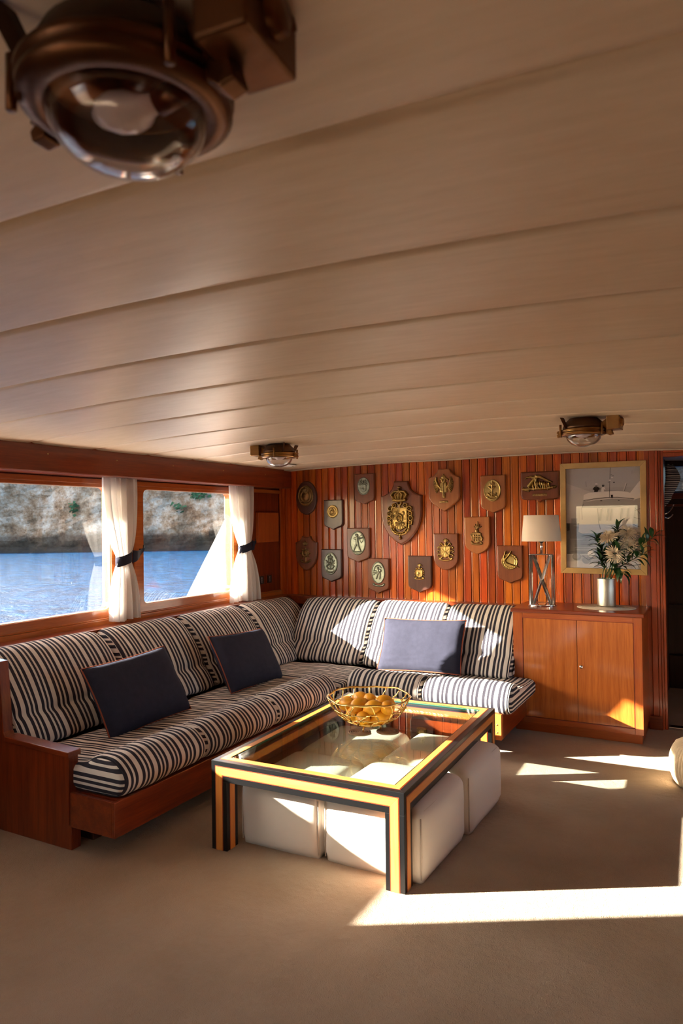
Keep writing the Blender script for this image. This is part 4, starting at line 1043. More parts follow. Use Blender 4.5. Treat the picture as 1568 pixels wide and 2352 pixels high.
PL_([(885,265),(870,745)], 7, 'black'); PL_([(485,480),(492,570)], 9, 'mid'); PL_([(1140,520),(1095,650)], 18, 'pale'); PL_([(1150,530),(1108,650)], 6, 'dark')
for (x, y) in ((905,385),(930,400),(915,430),(945,505),(860,500),(880,470)): PE_(x, y, 16, 9, rb.choice(['white','mid','dark']))
P_([(595,610),(620,575),(650,560),(690,575),(715,610),(690,620),(680,655),(620,655),(625,620)], 'black'); PE_(658,545,18,20,'mid'); P_([(636,535),(645,515),(675,517),(680,535)], 'white')
P_([(735,640),(745,590),(770,575),(800,590),(805,625),(780,610),(785,650),(740,650)], 'white'); PE_(768,560,17,18,'dark'); P_([(745,552),(755,540),(785,542),(795,556)], 'black')
P_([(893,705),(927,705),(925,760),(895,755)], 'dark')
PL_([(440,850),(410,920),(420,1100)], 6, 'dark'); PL_([(675,920),(690,1150),(720,1260)], 12, 'mid')
for x_ in (735, 850, 905, 1070, 1170): PL_([(x_, 925), (x_-12, 1010), (x_-22, 1120)], 26, 'shade')
P_([(150,1160),(210,1160),(205,1280),(160,1290)], 'black')
for (x, y, rx, ry, t_) in ((320,1710,75,60,'mid'),(320,1700,55,40,'shade'),(480,1760,70,60,'mid'),(470,1700,80,24,'shade'),(580,1720,90,90,'mid'),(640,1780,90,50,'shade'),(560,1660,60,50,'pale')): PE_(x, y, rx, ry, t_)
PL_([(420,1690),(520,1760),(600,1700)], 10, 'dark'); PL_([(700,1780),(1000,1720),(1300,1760)], 8, 'mid'); PL_([(1100,1850),(1360,1810)], 8, 'dark')
pm.add([(-iw/2-0.003, -0.004, -ih/2-0.003), (iw/2+0.003, -0.004, -ih/2-0.003), (iw/2+0.003, -0.004, ih/2+0.003), (-iw/2-0.003, -0.004, ih/2+0.003)], [(0,1,2,3)], 0)
part_label(pm.obj('print', [tones[k_] for k_ in tk], pic, fix=False), 'faded print of a yacht stern with two people on the upper deck')
mesh_obj('glass', [(-iw/2-0.002, -0.019, -ih/2-0.002), (iw/2+0.002, -0.019, -ih/2-0.002), (iw/2+0.002, -0.019, ih/2+0.002), (-iw/2-0.002, -0.019, ih/2+0.002)], [(0,1,2,3)], M['pic_glass'], pic, fix=False)

# ------------------------------------------------------------------ plaques
def outline(kind, w_, h):
    a, c = w_/2, h/2
    if kind == 'oval': return [(a*math.cos(2*PI*i/40), c*math.sin(2*PI*i/40)) for i in range(40)]
    half = []
    if kind == 'shield':       # flat top, ogee point
        half = [(a, c), (a, -c*0.52), (a*0.985, -c*0.60), (a*0.94, -c*0.69), (a*0.83, -c*0.765), (a*0.64, -c*0.82), (a*0.40, -c*0.875), (a*0.18, -c*0.94), (0, -c)]
    elif kind == 'heater':     # flat top, rounded sides to a point
        half = [(a, c), (a, -c*0.35), (a*0.97, -c*0.50), (a*0.86, -c*0.66), (a*0.62, -c*0.82), (a*0.30, -c*0.94), (0, -c)]
    elif kind == 'ornate':     # narrow crowned top, scooped shoulders, long point
        half = [(a*0.33, c), (a*0.36, c*0.90), (a*0.45, c*0.76), (a*0.62, c*0.64), (a*0.82, c*0.57), (a, c*0.54), (a, c*0.1), (a*0.98, -c*0.10), (a*0.92, -c*0.30), (a*0.80, -c*0.50), (a*0.60, -c*0.70), (a*0.32, -c*0.88), (0, -c)]
    elif kind == 'cusped':     # small cusped top, scooped shoulders, straight sides
        half = [(0, c*0.93), (a*0.20, c*0.95), (a*0.38, c), (a*0.46, c*0.86), (a*0.62, c*0.73), (a*0.82, c*0.65), (a, c*0.63), (a*0.98, 0), (a*0.95, -c*0.25), (a*0.82, -c*0.52), (a*0.55, -c*0.78), (a*0.25, -c*0.94), (0, -c)]
    elif kind == 'hex':        # like cusped but with rounded low corners and ogee point
        half = [(a*0.35, c), (a*0.44, c*0.86), (a*0.62, c*0.72), (a*0.84, c*0.64), (a, c*0.60), (a, -c*0.30), (a*0.96, -c*0.43), (a*0.84, -c*0.55), (a*0.62, -c*0.68), (a*0.35, -c*0.84), (0, -c)]
    elif kind == 'wide':
        half = [(a, c), (a, -c*0.55), (a*0.97, -c*0.70), (a*0.88, -c*0.80), (a*0.70, -c*0.84), (a*0.30, -c*0.84), (a*0.12, -c*0.88), (0, -c)]
    left = [(-x, y) for x, y in half[::-1] if x > 1e-6]
    return half + left
class Relief:
    """height field modelled with rounded strokes, domes and plates, then cut to its outline."""
    def __init__(s, w_, h, n_):
        s.w, s.h = w_, h; s.nx = n_; s.ny = int(n_*h/w_)
        u = np.linspace(-1, 1, s.nx); v = np.linspace(-h/w_, h/w_, s.ny); s.U, s.V = np.meshgrid(u, v); s.Z = np.zeros_like(s.U)
    def _m(s, z): s.Z = np.maximum(s.Z, z)
    def E(s, cx, cy, rx, ry, h, flat=False, base=0.0, sym=False):
        for c_ in ((cx, -cx) if sym and cx else (cx,)):
            q = ((s.U-c_)/rx)**2+((s.V-cy)/ry)**2
            z = np.where(q < 1, base+h*(np.minimum(1, (1-q)*6) if flat else np.sqrt(np.clip(1-q, 0, 1))), 0); s._m(z)
    def Rg(s, cx, cy, rx, ry, wd, h, base=0.0):
        q = np.sqrt(((s.U-cx)/rx)**2+((s.V-cy)/ry)**2); d = np.abs(q-1)*min(rx, ry)/wd
        s._m(np.where(d < 1, base+h*np.sqrt(np.clip(1-d*d, 0, 1)), 0))
    def L(s, pts, wd, h, base=0.0, sym=False, w2=None):
        for sg in ((1, -1) if sym else (1,)):
            k_ = len(pts)-1
            for i, ((x0, y0), (x1, y1)) in enumerate(zip(pts, pts[1:])):
                x0_, x1_ = x0*sg, x1*sg
                dx, dy = x1_-x0_, y1-y0; ll = dx*dx+dy*dy+1e-12
                t_ = np.clip(((s.U-x0_)*dx+(s.V-y0)*dy)/ll, 0, 1)
                d = np.hypot(s.U-x0_-t_*dx, s.V-y0-t_*dy); ww = wd if w2 is None else wd+(w2-wd)*((i+t_)/k_)
                q = d/ww; s._m(np.where(q < 1, base+h*np.sqrt(np.clip(1-q*q, 0, 1)), 0))
    def P(s, pts, h, base=0.0, bev=0.05, sym=False):
        for sg in ((1, -1) if sym else (1,)):
            ins = np.zeros(s.U.shape, bool); dmin = np.full(s.U.shape, 9.0); k_ = len(pts)
            for i in range(k_):
                x0, y0 = pts[i][0]*sg, pts[i][1]; x1, y1 = pts[(i+1) % k_][0]*sg, pts[(i+1) % k_][1]
                c_ = ((y0 > s.V) != (y1 > s.V)) & (s.U < (x1-x0)*(s.V-y0)/((y1-y0) or 1e-9)+x0); ins ^= c_
                dx, dy = x1-x0, y1-y0; ll = dx*dx+dy*dy+1e-12; t_ = np.clip(((s.U-x0)*dx+(s.V-y0)*dy)/ll, 0, 1)
                dmin = np.minimum(dmin, np.hypot(s.U-x0-t_*dx, s.V-y0-t_*dy))
            s._m(np.where(ins, base+h*np.minimum(1, dmin/bev), 0))
    # ---- motifs
    def crown(s, cx, cy, sc, h, base=0.0):
        s.L([(cx-0.40*sc, cy), (cx, cy-0.05*sc), (cx+0.40*sc, cy)], 0.11*sc, h, base)
        for a in (-0.42, -0.22, 0, 0.22, 0.42): s.E(cx+a*sc, cy+0.04*sc, 0.07*sc, 0.07*sc, h*1.25, base=base)
        for a in (-1, 1):
            s.L([(cx+a*0.38*sc, cy+0.08*sc), (cx+a*0.55*sc, cy+0.34*sc), (cx+a*0.36*sc, cy+0.54*sc), (cx, cy+0.58*sc)], 0.075*sc, h, base)
            s.L([(cx+a*0.18*sc, cy+0.08*sc), (cx+a*0.26*sc, cy+0.36*sc), (cx, cy+0.58*sc)], 0.06*sc, h, base)
        s.L([(cx, cy+0.05*sc), (cx, cy+0.6*sc)], 0.06*sc, h*1.1, base); s.E(cx, cy+0.66*sc, 0.09*sc, 0.09*sc, h*1.2, base=base)
        s.L([(cx, cy+0.70*sc), (cx, cy+0.90*sc)], 0.04*sc, h, base); s.L([(cx-0.09*sc, cy+0.82*sc), (cx+0.09*sc, cy+0.82*sc)], 0.04*sc, h, base)
        s.E(cx, cy+0.28*sc, 0.42*sc, 0.28*sc, h*0.55, base=base)
    def escutcheon(s, cx, cy, w_, hh, h, base=0.0):
        pts = [(cx-w_, cy+hh), (cx+w_, cy+hh), (cx+w_, cy-0.2*hh), (cx+0.8*w_, cy-0.65*hh), (cx, cy-hh), (cx-0.8*w_, cy-0.65*hh), (cx-w_, cy-0.2*hh)]
        s.P(pts, h, base, 0.04); s.L(pts+[pts[0]], 0.035, h*1.35, base)
        s.L([(cx, cy+hh), (cx, cy-hh)], 0.025, h*1.3, base); s.L([(cx-w_, cy), (cx+w_, cy)], 0.025, h*1.3, base)
    def scroll(s, cx, cy, w_, h, base=0.0, wd=0.075, sag=0.12):
        pts = [(cx+w_*(-1+2*i/8), cy-sag*(1-((-1+2*i/8))**2)) for i in range(9)]; s.L(pts, wd, h, base)
        for a in (-1, 1): s.L([(cx+a*w_, cy), (cx+a*w_*1.12, cy+0.10), (cx+a*w_*0.92, cy+0.13)], wd*0.7, h, base)
        for i in range(1, 8):
            x, y = pts[i]; s.E(x, y, 0.022, 0.045, h*1.35, base=base)
    def mantle(s, cx, cy, sc, h, base=0.0):
        for a in (-1, 1):
            for (p, q) in (((0.25,0.55),(0.62,0.72)), ((0.45,0.35),(0.85,0.35)), ((0.5,0.0),(0.9,-0.05)), ((0.5,-0.3),(0.85,-0.45)), ((0.35,-0.6),(0.62,-0.85))):
                s.L([(cx+a*p[0]*sc, cy+p[1]*sc), (cx+a*(p[0]*0.4+q[0]*0.6)*sc, cy+(q[1]+0.10)*sc), (cx+a*q[0]*sc, cy+q[1]*sc), (cx+a*(q[0]-0.12)*sc, cy+(q[1]-0.10)*sc)], 0.085*sc, h, base, w2=0.05*sc)
    def helmet(s, cx, cy, sc, h, base=0.0):
        s.E(cx, cy, 0.20*sc, 0.26*sc, h*1.3, base=base); s.L([(cx-0.2*sc, cy-0.22*sc), (cx+0.2*sc, cy-0.22*sc)], 0.08*sc, h, base)
        s.L([(cx-0.02*sc, cy+0.04*sc), (cx+0.2*sc, cy+0.02*sc)], 0.035*sc, h*1.7, base)
        for a, b_ in ((-0.28, 0.50), (-0.12, 0.62), (0.06, 0.66), (0.24, 0.58), (0.36, 0.42)):
            s.L([(cx, cy+0.2*sc), (cx+a*0.5*sc, cy+b_*0.8*sc), (cx+a*sc, cy+b_*sc), (cx+a*1.25*sc, cy+(b_-0.10)*sc)], 0.075*sc, h, base, w2=0.045*sc)
    def wing(s, cx, cy, sc, h, base=0.0, sg=1, n_=8):
        s.L([(cx, cy), (cx+sg*0.35*sc, cy+0.15*sc), (cx+sg*0.5*sc, cy+0.5*sc), (cx+sg*0.40*sc, cy+0.72*sc)], 0.10*sc, h*1.2, base, w2=0.05*sc)
        for i in range(n_):
            u = i/(n_-1); a = R(62-150*u); o_x, o_y = cx+sg*(0.22+0.20*math.sin(PI*u))*sc, cy+(0.55-0.75*u)*sc
            s.L([(o_x, o_y), (o_x+sg*math.cos(a)*0.50*sc, o_y+math.sin(a)*0.40*sc)], 0.055*sc, h*(0.8+0.3*(i % 2)), base, w2=0.04*sc)
    def build(s, name, mat, parent, x, z, yf, smooth=True, label=None):
        sc = s.w/2; nz = np.random.RandomState(int(s.nx+s.ny)).rand(*s.Z.shape)
        Z = np.where(s.Z > 0, s.Z*(0.93+0.14*nz), 0)
        V = [(x+u*sc, yf-zz*sc*0.85-0.0002, z+v*sc) for u, v, zz in zip(s.U.ravel(), s.V.ravel(), Z.ravel())]
        F = []; nx_ = s.nx; K = (Z > 0)
        for j in range(s.ny-1):
            for i in range(nx_-1):
                if K[j, i] or K[j, i+1] or K[j+1, i] or K[j+1, i+1]: a = j*nx_+i; F.append((a, a+1, a+nx_+1, a+nx_))
        used = sorted({i for f in F for i in f}); mp_ = {o_: q for q, o_ in enumerate(used)}
        o = mesh_obj(name, [V[i] for i in used], [tuple(mp_[i] for i in f) for f in F], mat, parent, smooth=smooth, fix=False)
        if label: part_label(o, label)
        return o
def plaque(label, kind, w_, h, x, z, wood_m, th=0.028, tilt=0.0):
    t = thing('wall_plaque', label, 'plaque', (x, YB-0.0128, z), (0, R(tilt), 0), 'heraldic plaques on the bulkhead')
    pts = outline(kind, w_, h); k_ = len(pts); V = []
    for (yy, sc, add_) in ((0.0, 1.0, 0), (-th+0.008, 1.0, 0), (-th+0.006, 0.985, 0), (-th+0.001, 0.955, 0), (-th, 0.925, 0)):
        sy = 1-(1-sc)*w_/h
        V += [(px*sc, yy, pz*sy) for px, pz in pts]
    F = [tuple(range(k_-1, -1, -1)), tuple(4*k_+i for i in range(k_))]
    for q in range(4):
        for i in range(k_): j = (i+1) % k_; F.append((q*k_+i, q*k_+j, (q+1)*k_+j, (q+1)*k_+i))
    mesh_obj('board', V, F, M[wood_m], t)
    return t, -th
def medal(w_, h, n_, base=0.10, ring=True):
    r_ = Relief(w_, h, n_); a = h/w_; r_.E(0, 0, 0.97, 0.97*a, base, flat=True)
    if ring: r_.Rg(0, 0, 0.92, 0.92*a, 0.05, 0.06, base)
    return r_
# 1 oval
t, yf = plaque('dark oval plaque with round bronze badge at the upper left', 'oval', 0.222, 0.315, -3.426, 1.787, 'board_dark')
r_ = medal(0.165, 0.20, 60); r_.Rg(0, -0.05, 0.62, 0.66, 0.05, 0.08, 0.10); r_.crown(0, 0.45, 0.55, 0.14, 0.1); r_.E(0, -0.05, 0.4, 0.45, 0.16, base=0.1); r_.scroll(0.1, -0.72, 0.6, 0.16, 0.1); r_.build('badge', M['bronze'], t, 0.0, 0.018, yf)
# 2
t, yf = plaque('small dark shield plaque with a round brass coin badge', 'shield', 0.197, 0.275, -3.137, 1.623, 'board_dark')
r_ = medal(0.120, 0.122, 52); r_.Rg(0, 0, 0.62, 0.62, 0.05, 0.08, 0.1); r_.E(0, -0.05, 0.40, 0.36, 0.22, base=0.1); r_.crown(0, 0.16, 0.42, 0.14, 0.12); r_.scroll(0, -0.38, 0.3, 0.2, 0.1, 0.06, 0.08); r_.build('badge', M['brass'], t, -0.003, 0.03, yf)
# 3
t, yf = plaque('shield plaque with oval eagle medallion, top of the left group', 'shield', 0.20, 0.275, -2.815, 1.85, 'board')
r_ = medal(0.125, 0.162, 56); r_.escutcheon(0, -0.35, 0.42, 0.5, 0.12, 0.1); r_.E(0, -0.4, 0.22, 0.2, 0.2, base=0.1); r_.wing(0.05, 0.3, 0.75, 0.12, 0.1, 1, 6); r_.wing(-0.05, 0.3, 0.75, 0.12, 0.1, -1, 6); r_.E(0, 0.6, 0.14, 0.2, 0.2, base=0.1); r_.build('badge', M['pewter'], t, -0.004, 0.025, yf)
# 4 archer
t, yf = plaque('shield plaque with oval medallion of an archer drawing a bow', 'shield', 0.227, 0.313, -2.884, 1.345, 'board')
r_ = medal(0.158, 0.222, 76, 0.08); b_ = 0.08
r_.E(-0.05, 0.86, 0.16, 0.17, 0.16, base=b_); r_.E(-0.13, 0.93, 0.16, 0.13, 0.16, base=b_); r_.L([(-0.03,0.66),(-0.06,0.40),(-0.05,0.12)], 0.17, 0.16, b_, w2=0.19); r_.L([(-0.05,0.05),(-0.28,-0.38),(-0.52,-0.92)], 0.15, 0.15, b_, w2=0.07); r_.L([(0.02,0.05),(0.14,-0.42),(0.40,-0.92)], 0.15, 0.15, b_, w2=0.07)
r_.L([(0.02,0.60),(0.35,0.56),(0.62,0.60)], 0.07, 0.13, b_); r_.L([(-0.12,0.60),(-0.40,0.52),(-0.12,0.42)], 0.08, 0.13, b_); r_.L([(0.48,0.95),(0.72,0.75),(0.74,0.55),(0.66,0.25),(0.46,0.02)], 0.035, 0.10, b_); r_.L([(0.48,0.95),(0.10,0.60),(0.46,0.02)], 0.018, 0.06, b_)
r_.L([(-0.62,-0.98),(0.62,-0.98)], 0.05, 0.10, b_); r_.scroll(0, -1.15, 0.42, 0.08, b_, 0.08, 0.05); r_.build('badge', M['pewter'], t, 0.0, 0.02, yf)
# 5 cusped with crown and star
t, yf = plaque('scoop-topped shield plaque with small crown and round star badge', 'cusped', 0.236, 0.322, -3.431, 1.267, 'board')
r_ = Relief(0.15, 0.235, 64); r_.crown(-0.05, 1.05, 0.55, 0.14)
for i in range(8): a = 2*PI*i/8; r_.L([(0, 0), (0.72*math.cos(a), 0.72*math.sin(a))], 0.20, 0.10, 0, w2=0.05)
r_.E(0, 0, 0.5, 0.5, 0.14, flat=True); r_.Rg(0, 0, 0.42, 0.42, 0.06, 0.10, 0.12); r_.E(0, 0, 0.24, 0.24, 0.14, base=0.12); r_.scroll(0, -0.95, 0.62, 0.14, 0, 0.10, 0.18); r_.L([(0,-0.5),(0,-1.0)], 0.12, 0.10); r_.build('badge', M['bronze'], t, -0.004, 0.0, yf)
# 6
t, yf = plaque('shield plaque with oval crowned anchor medallion, lower left', 'shield', 0.214, 0.301, -3.163, 1.156, 'board_dark')
r_ = medal(0.150, 0.207, 70, 0.08); r_.crown(0, 0.58, 0.62, 0.16, 0.08); r_.L([(0,0.5),(0,-0.62)], 0.06, 0.16, 0.08); r_.L([(-0.48,-0.28),(-0.34,-0.6),(0,-0.72),(0.34,-0.6),(0.48,-0.28)], 0.07, 0.15, 0.08); r_.L([(-0.6,0.35),(0.55,-0.35)], 0.05, 0.14, 0.08); r_.L([(0.6,0.35),(-0.55,-0.35)], 0.05, 0.14, 0.08); r_.wing(0.05,0,0.6,0.1,0.08,1,5); r_.wing(-0.05,0,0.6,0.1,0.08,-1,5); r_.E(0,0.02,0.16,0.18,0.24,base=0.08); r_.scroll(0,-0.95,0.5,0.12,0.08,0.09,0.10); r_.build('badge', M['pewter'], t, -0.004, 0.02, yf)
# 7
t, yf = plaque('shield plaque with wreathed oval medallion, low in the sun patch', 'shield', 0.206, 0.312, -2.687, 1.073, 'board')
r_ = medal(0.130, 0.20, 66, 0.10); r_.E(0,0.55,0.2,0.22,0.2,base=0.1); r_.L([(0,0.35),(-0.05,-0.1),(-0.25,-0.75)],0.2,0.16,0.1,w2=0.12); r_.L([(0,0.2),(0.3,-0.2),(0.25,-0.8)],0.16,0.14,0.1,w2=0.1); r_.E(-0.32,0.1,0.2,0.24,0.18,base=0.1); r_.E(0.36,0.25,0.2,0.2,0.16,base=0.1)
for i in range(10): a = R(30+i*12); r_.E(0.62*math.cos(a*1.4), 1.0*math.sin(a*1.4), 0.09, 0.09, 0.14, base=0.1)
r_.build('badge', M['pewter'], t, 0.002, 0.03, yf); r2 = Relief(0.13, 0.05, 48); r2.scroll(0, 0.05, 0.75, 0.16, 0, 0.12, 0.16); r2.build('scroll', M['pewter'], t, 0.006, -0.082, yf)
# 8 the big one
t, yf = plaque('largest plaque, crowned brass royal arms on a scooped shield board', 'ornate', 0.384, 0.558, -2.456, 1.627, 'board', th=0.036)
r_ = Relief(0.185, 0.145, 96); r_.crown(0, -0.55, 1.45, 0.42); r_.Z *= 1.0
for i in range(9): r_.E(-0.64+0.16*i, -0.42-0.10*(1-((i-4)/4)**2)+0.04, 0.055, 0.055, 0.55)
r_.build('crown', M['brass'], t, -0.008, 0.165, yf, label='cast brass royal crown')
r_ = Relief(0.265, 0.36, 130); r_.escutcheon(0, 0.02, 0.52, 0.74, 0.14)
for (x_, y_) in ((-0.26,0.4),(0.26,0.4),(-0.26,-0.3),(0.26,-0.3)):
    r_.E(x_, y_, 0.14, 0.18, 0.22)
for i in range(5): r_.L([(-0.46+0.09*i,0.72),(-0.46+0.09*i,0.08)], 0.018, 0.20)
for a in (-0.4,-0.2,0.0,0.2,0.4): r_.L([(0,-0.02),(a,-0.62)], 0.022, 0.22)
r_.Rg(0, 0.08, 0.20, 0.26, 0.05, 0.25); r_.E(0, 0.08, 0.13, 0.18, 0.26)
for i in range(30):
    a = R(-60+300*i/29); rx, ry = 0.76, 0.98; x_, y_ = rx*math.sin(a-R(90)), 0.0+ry*math.cos(a-R(90)); 
for sg in (-1, 1):
    for (x_, y_, q) in ((0.40,0.92,0.13),(0.68,0.72,0.14),(0.74,0.38,0.13),(0.76,0.08,0.14),(0.74,-0.22,0.12)):
        r_.Rg(sg*x_, y_, q, q, 0.045, 0.18); r_.E(sg*x_, y_, 0.07, 0.07, 0.24); r_.E(sg*(x_+0.14), y_+0.08, 0.05, 0.05, 0.16); r_.E(sg*(x_+0.10), y_-0.12, 0.05, 0.05, 0.16)
    r_.L([(sg*0.66,-0.3),(sg*0.60,-0.68),(sg*0.36,-0.92),(0,-1.02)], 0.08, 0.16); r_.L([(sg*0.50,-0.3),(sg*0.46,-0.6),(sg*0.28,-0.80),(0,-0.88)], 0.04, 0.20)
    for (x_, y_) in ((0.56,-0.62),(0.42,-0.78),(0.24,-0.90),(0.10,-0.95)): r_.E(sg*x_, y_, 0.07, 0.07, 0.24)
r_.Rg(0, 1.10, 0.13, 0.15, 0.05, 0.22); r_.L([(0,0.95),(0,0.74)], 0.07, 0.2); r_.L([(0,-1.0),(0,-1.18)], 0.05, 0.2); r_.E(0,-1.24,0.10,0.10,0.26)
r_.build('royal_arms', M['brass'], t, -0.005, -0.055, yf, label='cast brass coat of arms with collar')
# 9 double eagle
t, yf = plaque('scooped plaque with brass double-headed eagle over a tiny nameplate', 'hex', 0.278, 0.361, -2.061, 1.814, 'board_light', th=0.032)
r_ = Relief(0.200, 0.205, 100)
for sg in (-1, 1):
    r_.L([(sg*0.28,-0.15),(sg*0.5,0.1),(sg*0.62,0.45),(sg*0.60,0.72)], 0.09, 0.22, w2=0.05)
    for i in range(11):
        a = R(70-13*i); x0_, y0_ = sg*(0.56-0.012*i), 0.42-0.065*i; r_.L([(x0_, y0_),(x0_+sg*0.36*math.cos(a), y0_+0.34*math.sin(a))], 0.042, 0.16+0.05*(i % 2))
    r_.L([(sg*0.05,0.35),(sg*0.16,0.60),(sg*0.28,0.62),(sg*0.42,0.52)], 0.10, 0.24, w2=0.05)
r_.E(0,0.72,0.22,0.20,0.22); r_.E(0,0.95,0.07,0.10,0.2); r_.P([(-0.3,0.32),(0.3,0.32),(0.34,-0.5),(0,-0.62),(-0.34,-0.5)],0.16,0,0.05); r_.L([(0,0.3),(0,-0.85)],0.07,0.26); r_.E(0,0.15,0.08,0.08,0.32)
for i in range(6): r_.L([(-0.24+0.09*i,0.2),(-0.24+0.09*i,-0.45)],0.02,0.2)
r_.L([(0,-0.55),(0.02,-0.9)],0.12,0.2,w2=0.14); r_.build('eagle', M['brass'], t, 0.0, 0.035, yf, label='cast brass double-headed eagle')
r2 = Relief(0.075, 0.018, 44); r2.P([(-0.98,-0.22),(0.98,-0.22),(0.98,0.22),(-0.98,0.22)],0.06,0,0.05)
for i in range(7): r2.L([(-0.72+0.24*i,-0.10),(-0.66+0.24*i,0.10)],0.05,0.05,0.05)
r2.build('nameplate', M['bronze'], t, 0.0, -0.098, yf)
# 10
t, yf = plaque('shield plaque with small bright brass crest above the sofa back', 'shield', 0.217, 0.318, -2.293, 1.097, 'board_dark')
r_ = Relief(0.105, 0.165, 62); r_.escutcheon(0, -0.45, 0.55, 0.58, 0.22); r_.E(-0.1,-0.4,0.36,0.36,0.30); r_.mantle(0,-0.3,0.95,0.2); r_.helmet(0.05,0.55,0.95,0.24); r_.scroll(0,-1.2,0.72,0.24,0,0.13,0.14); r_.build('crest', M['brass'], t, 0.0, 0.028, yf, label='polished brass crest with helmet and scroll')
# 11
t, yf = plaque('shield plaque with large brass crest right of the royal arms', 'heater', 0.216, 0.312, -2.053, 1.291, 'board')
r_ = Relief(0.155, 0.215, 76); r_.escutcheon(0, -0.25, 0.52, 0.60, 0.18); r_.mantle(0,-0.15,1.05,0.18); r_.helmet(0.04,0.62,0.85,0.2); r_.scroll(0,-1.02,0.70,0.18,0,0.10,0.16); r_.L([(-0.4,0.1),(0.4,-0.6)],0.05,0.24); r_.L([(0.4,0.1),(-0.4,-0.6)],0.05,0.24); r_.build('crest', M['brass'], t, 0.0, 0.02, yf, label='brass crest with plumed helmet')
# 12
t, yf = plaque('brown shield plaque with dark brass crest of studded shield and plume', 'heater', 0.217, 0.31, -1.779, 1.43, 'board_light')
r_ = Relief(0.13, 0.225, 70); r_.escutcheon(-0.02, -0.5, 0.56, 0.62, 0.16)
for i in range(3):
    for j in range(3): r_.E(-0.32+0.3*i, -0.18-0.3*j, 0.11, 0.11, 0.30)
r_.L([(0.5,-0.2),(0.72,-0.5),(0.6,-0.85),(0.4,-0.9)],0.1,0.2); r_.L([(-0.55,0.1),(-0.75,-0.1),(-0.6,-0.5)],0.1,0.2); r_.L([(-0.6,-1.1),(-0.72,-0.95)],0.1,0.2); r_.scroll(0,-1.22,0.6,0.2,0,0.12,0.08); r_.E(0.02,0.42,0.26,0.3,0.26); r_.L([(-0.2,0.16),(0.25,0.16)],0.1,0.2)
for a, b_ in ((-0.4,0.95),(-0.22,1.2),(0.08,1.55),(0.32,1.2),(0.55,0.95),(0.2,0.9),(-0.1,0.95)): r_.L([(0.05,0.7),(a*0.7+0.05,(0.7+b_)/2+0.05),(a+0.05,b_)],0.10,0.2,w2=0.05)
r_.build('crest', M['bronze'], t, 0.0, 0.012, yf, label='dark brass crest topped by a leafy plume')
# 13
t, yf = plaque('pale wood shield plaque with oval brass crowned figure medallion', 'shield', 0.209, 0.31, -1.64, 1.768, 'board_light')
r_ = medal(0.145, 0.182, 70, 0.12); r_.crown(0,0.62,0.5,0.16,0.12); r_.L([(0,0.6),(0.02,0.1),(0,-0.6)],0.12,0.2,0.12,w2=0.06); r_.L([(-0.35,0.4),(0,0.1),(0.32,0.42)],0.08,0.16,0.12); r_.L([(-0.45,-0.35),(-0.2,-0.62),(0,-0.68),(0.2,-0.62),(0.45,-0.35)],0.09,0.18,0.12); r_.L([(-0.3,-0.2),(0.3,-0.5)],0.05,0.16,0.12); r_.scroll(0,-0.82,0.55,0.12,0.12,0.10,0.16); r_.build('badge', M['brass'], t, -0.002, 0.03, yf)
# 14 wide
t, yf = plaque('wide plaque with brass eagle spread over a boat, beside the picture', 'wide', 0.300, 0.245, -1.261, 1.814, 'board', th=0.028)
r_ = Relief(0.275, 0.165, 120); r_.L([(-0.92,-0.33),(-0.5,-0.30),(0.3,-0.31),(0.88,-0.22)],0.085,0.20); r_.L([(-0.92,-0.25),(-0.85,-0.38),(-0.6,-0.42)],0.05,0.16); r_.L([(-0.60,-0.12),(-0.42,0.10),(-0.22,0.30),(0.0,0.38)],0.11,0.18,w2=0.08)
r_.L([(-0.35,0.35),(0.0,0.42),(0.35,0.22),(0.72,0.05)],0.10,0.20,w2=0.03); r_.L([(-0.2,0.45),(0.1,0.30),(0.45,0.12),(0.70,0.04)],0.06,0.24,w2=0.03); r_.L([(-0.25,0.36),(-0.5,0.40),(-0.72,0.36),(-0.80,0.28)],0.07,0.18,w2=0.03); r_.L([(-0.15,0.25),(-0.22,0.02),(-0.10,-0.15)],0.09,0.26)
for x_, y_ in ((-0.35,-0.12),(-0.22,-0.05),(-0.08,-0.02),(0.05,0.0),(0.18,-0.02),(0.30,-0.06),(0.44,-0.12),(0.55,-0.05)): r_.E(x_, y_, 0.075, 0.15, 0.26); r_.L([(x_,y_),(x_+0.05,y_-0.25)],0.045,0.22)
r_.E(0.78,-0.26,0.07,0.07,0.24); r_.build('eagle_boat', M['brass'], t, 0.0, 0.028, yf, label='brass eagle with crew on a boat')
r2 = Relief(0.115, 0.026, 60); r2.L([(-0.9,0),(0.9,0)],0.16,0.05)
for i in range(9): r2.L([(-0.70+0.17*i,-0.09),(-0.62+0.17*i,0.10)],0.035,0.05,0.04)
r2.L([(-0.75,-0.10),(-0.66,0.13),(-0.58,-0.08)],0.035,0.06,0.04); r2.build('nameplate', M['bronze'], t, 0.0, -0.063, yf)
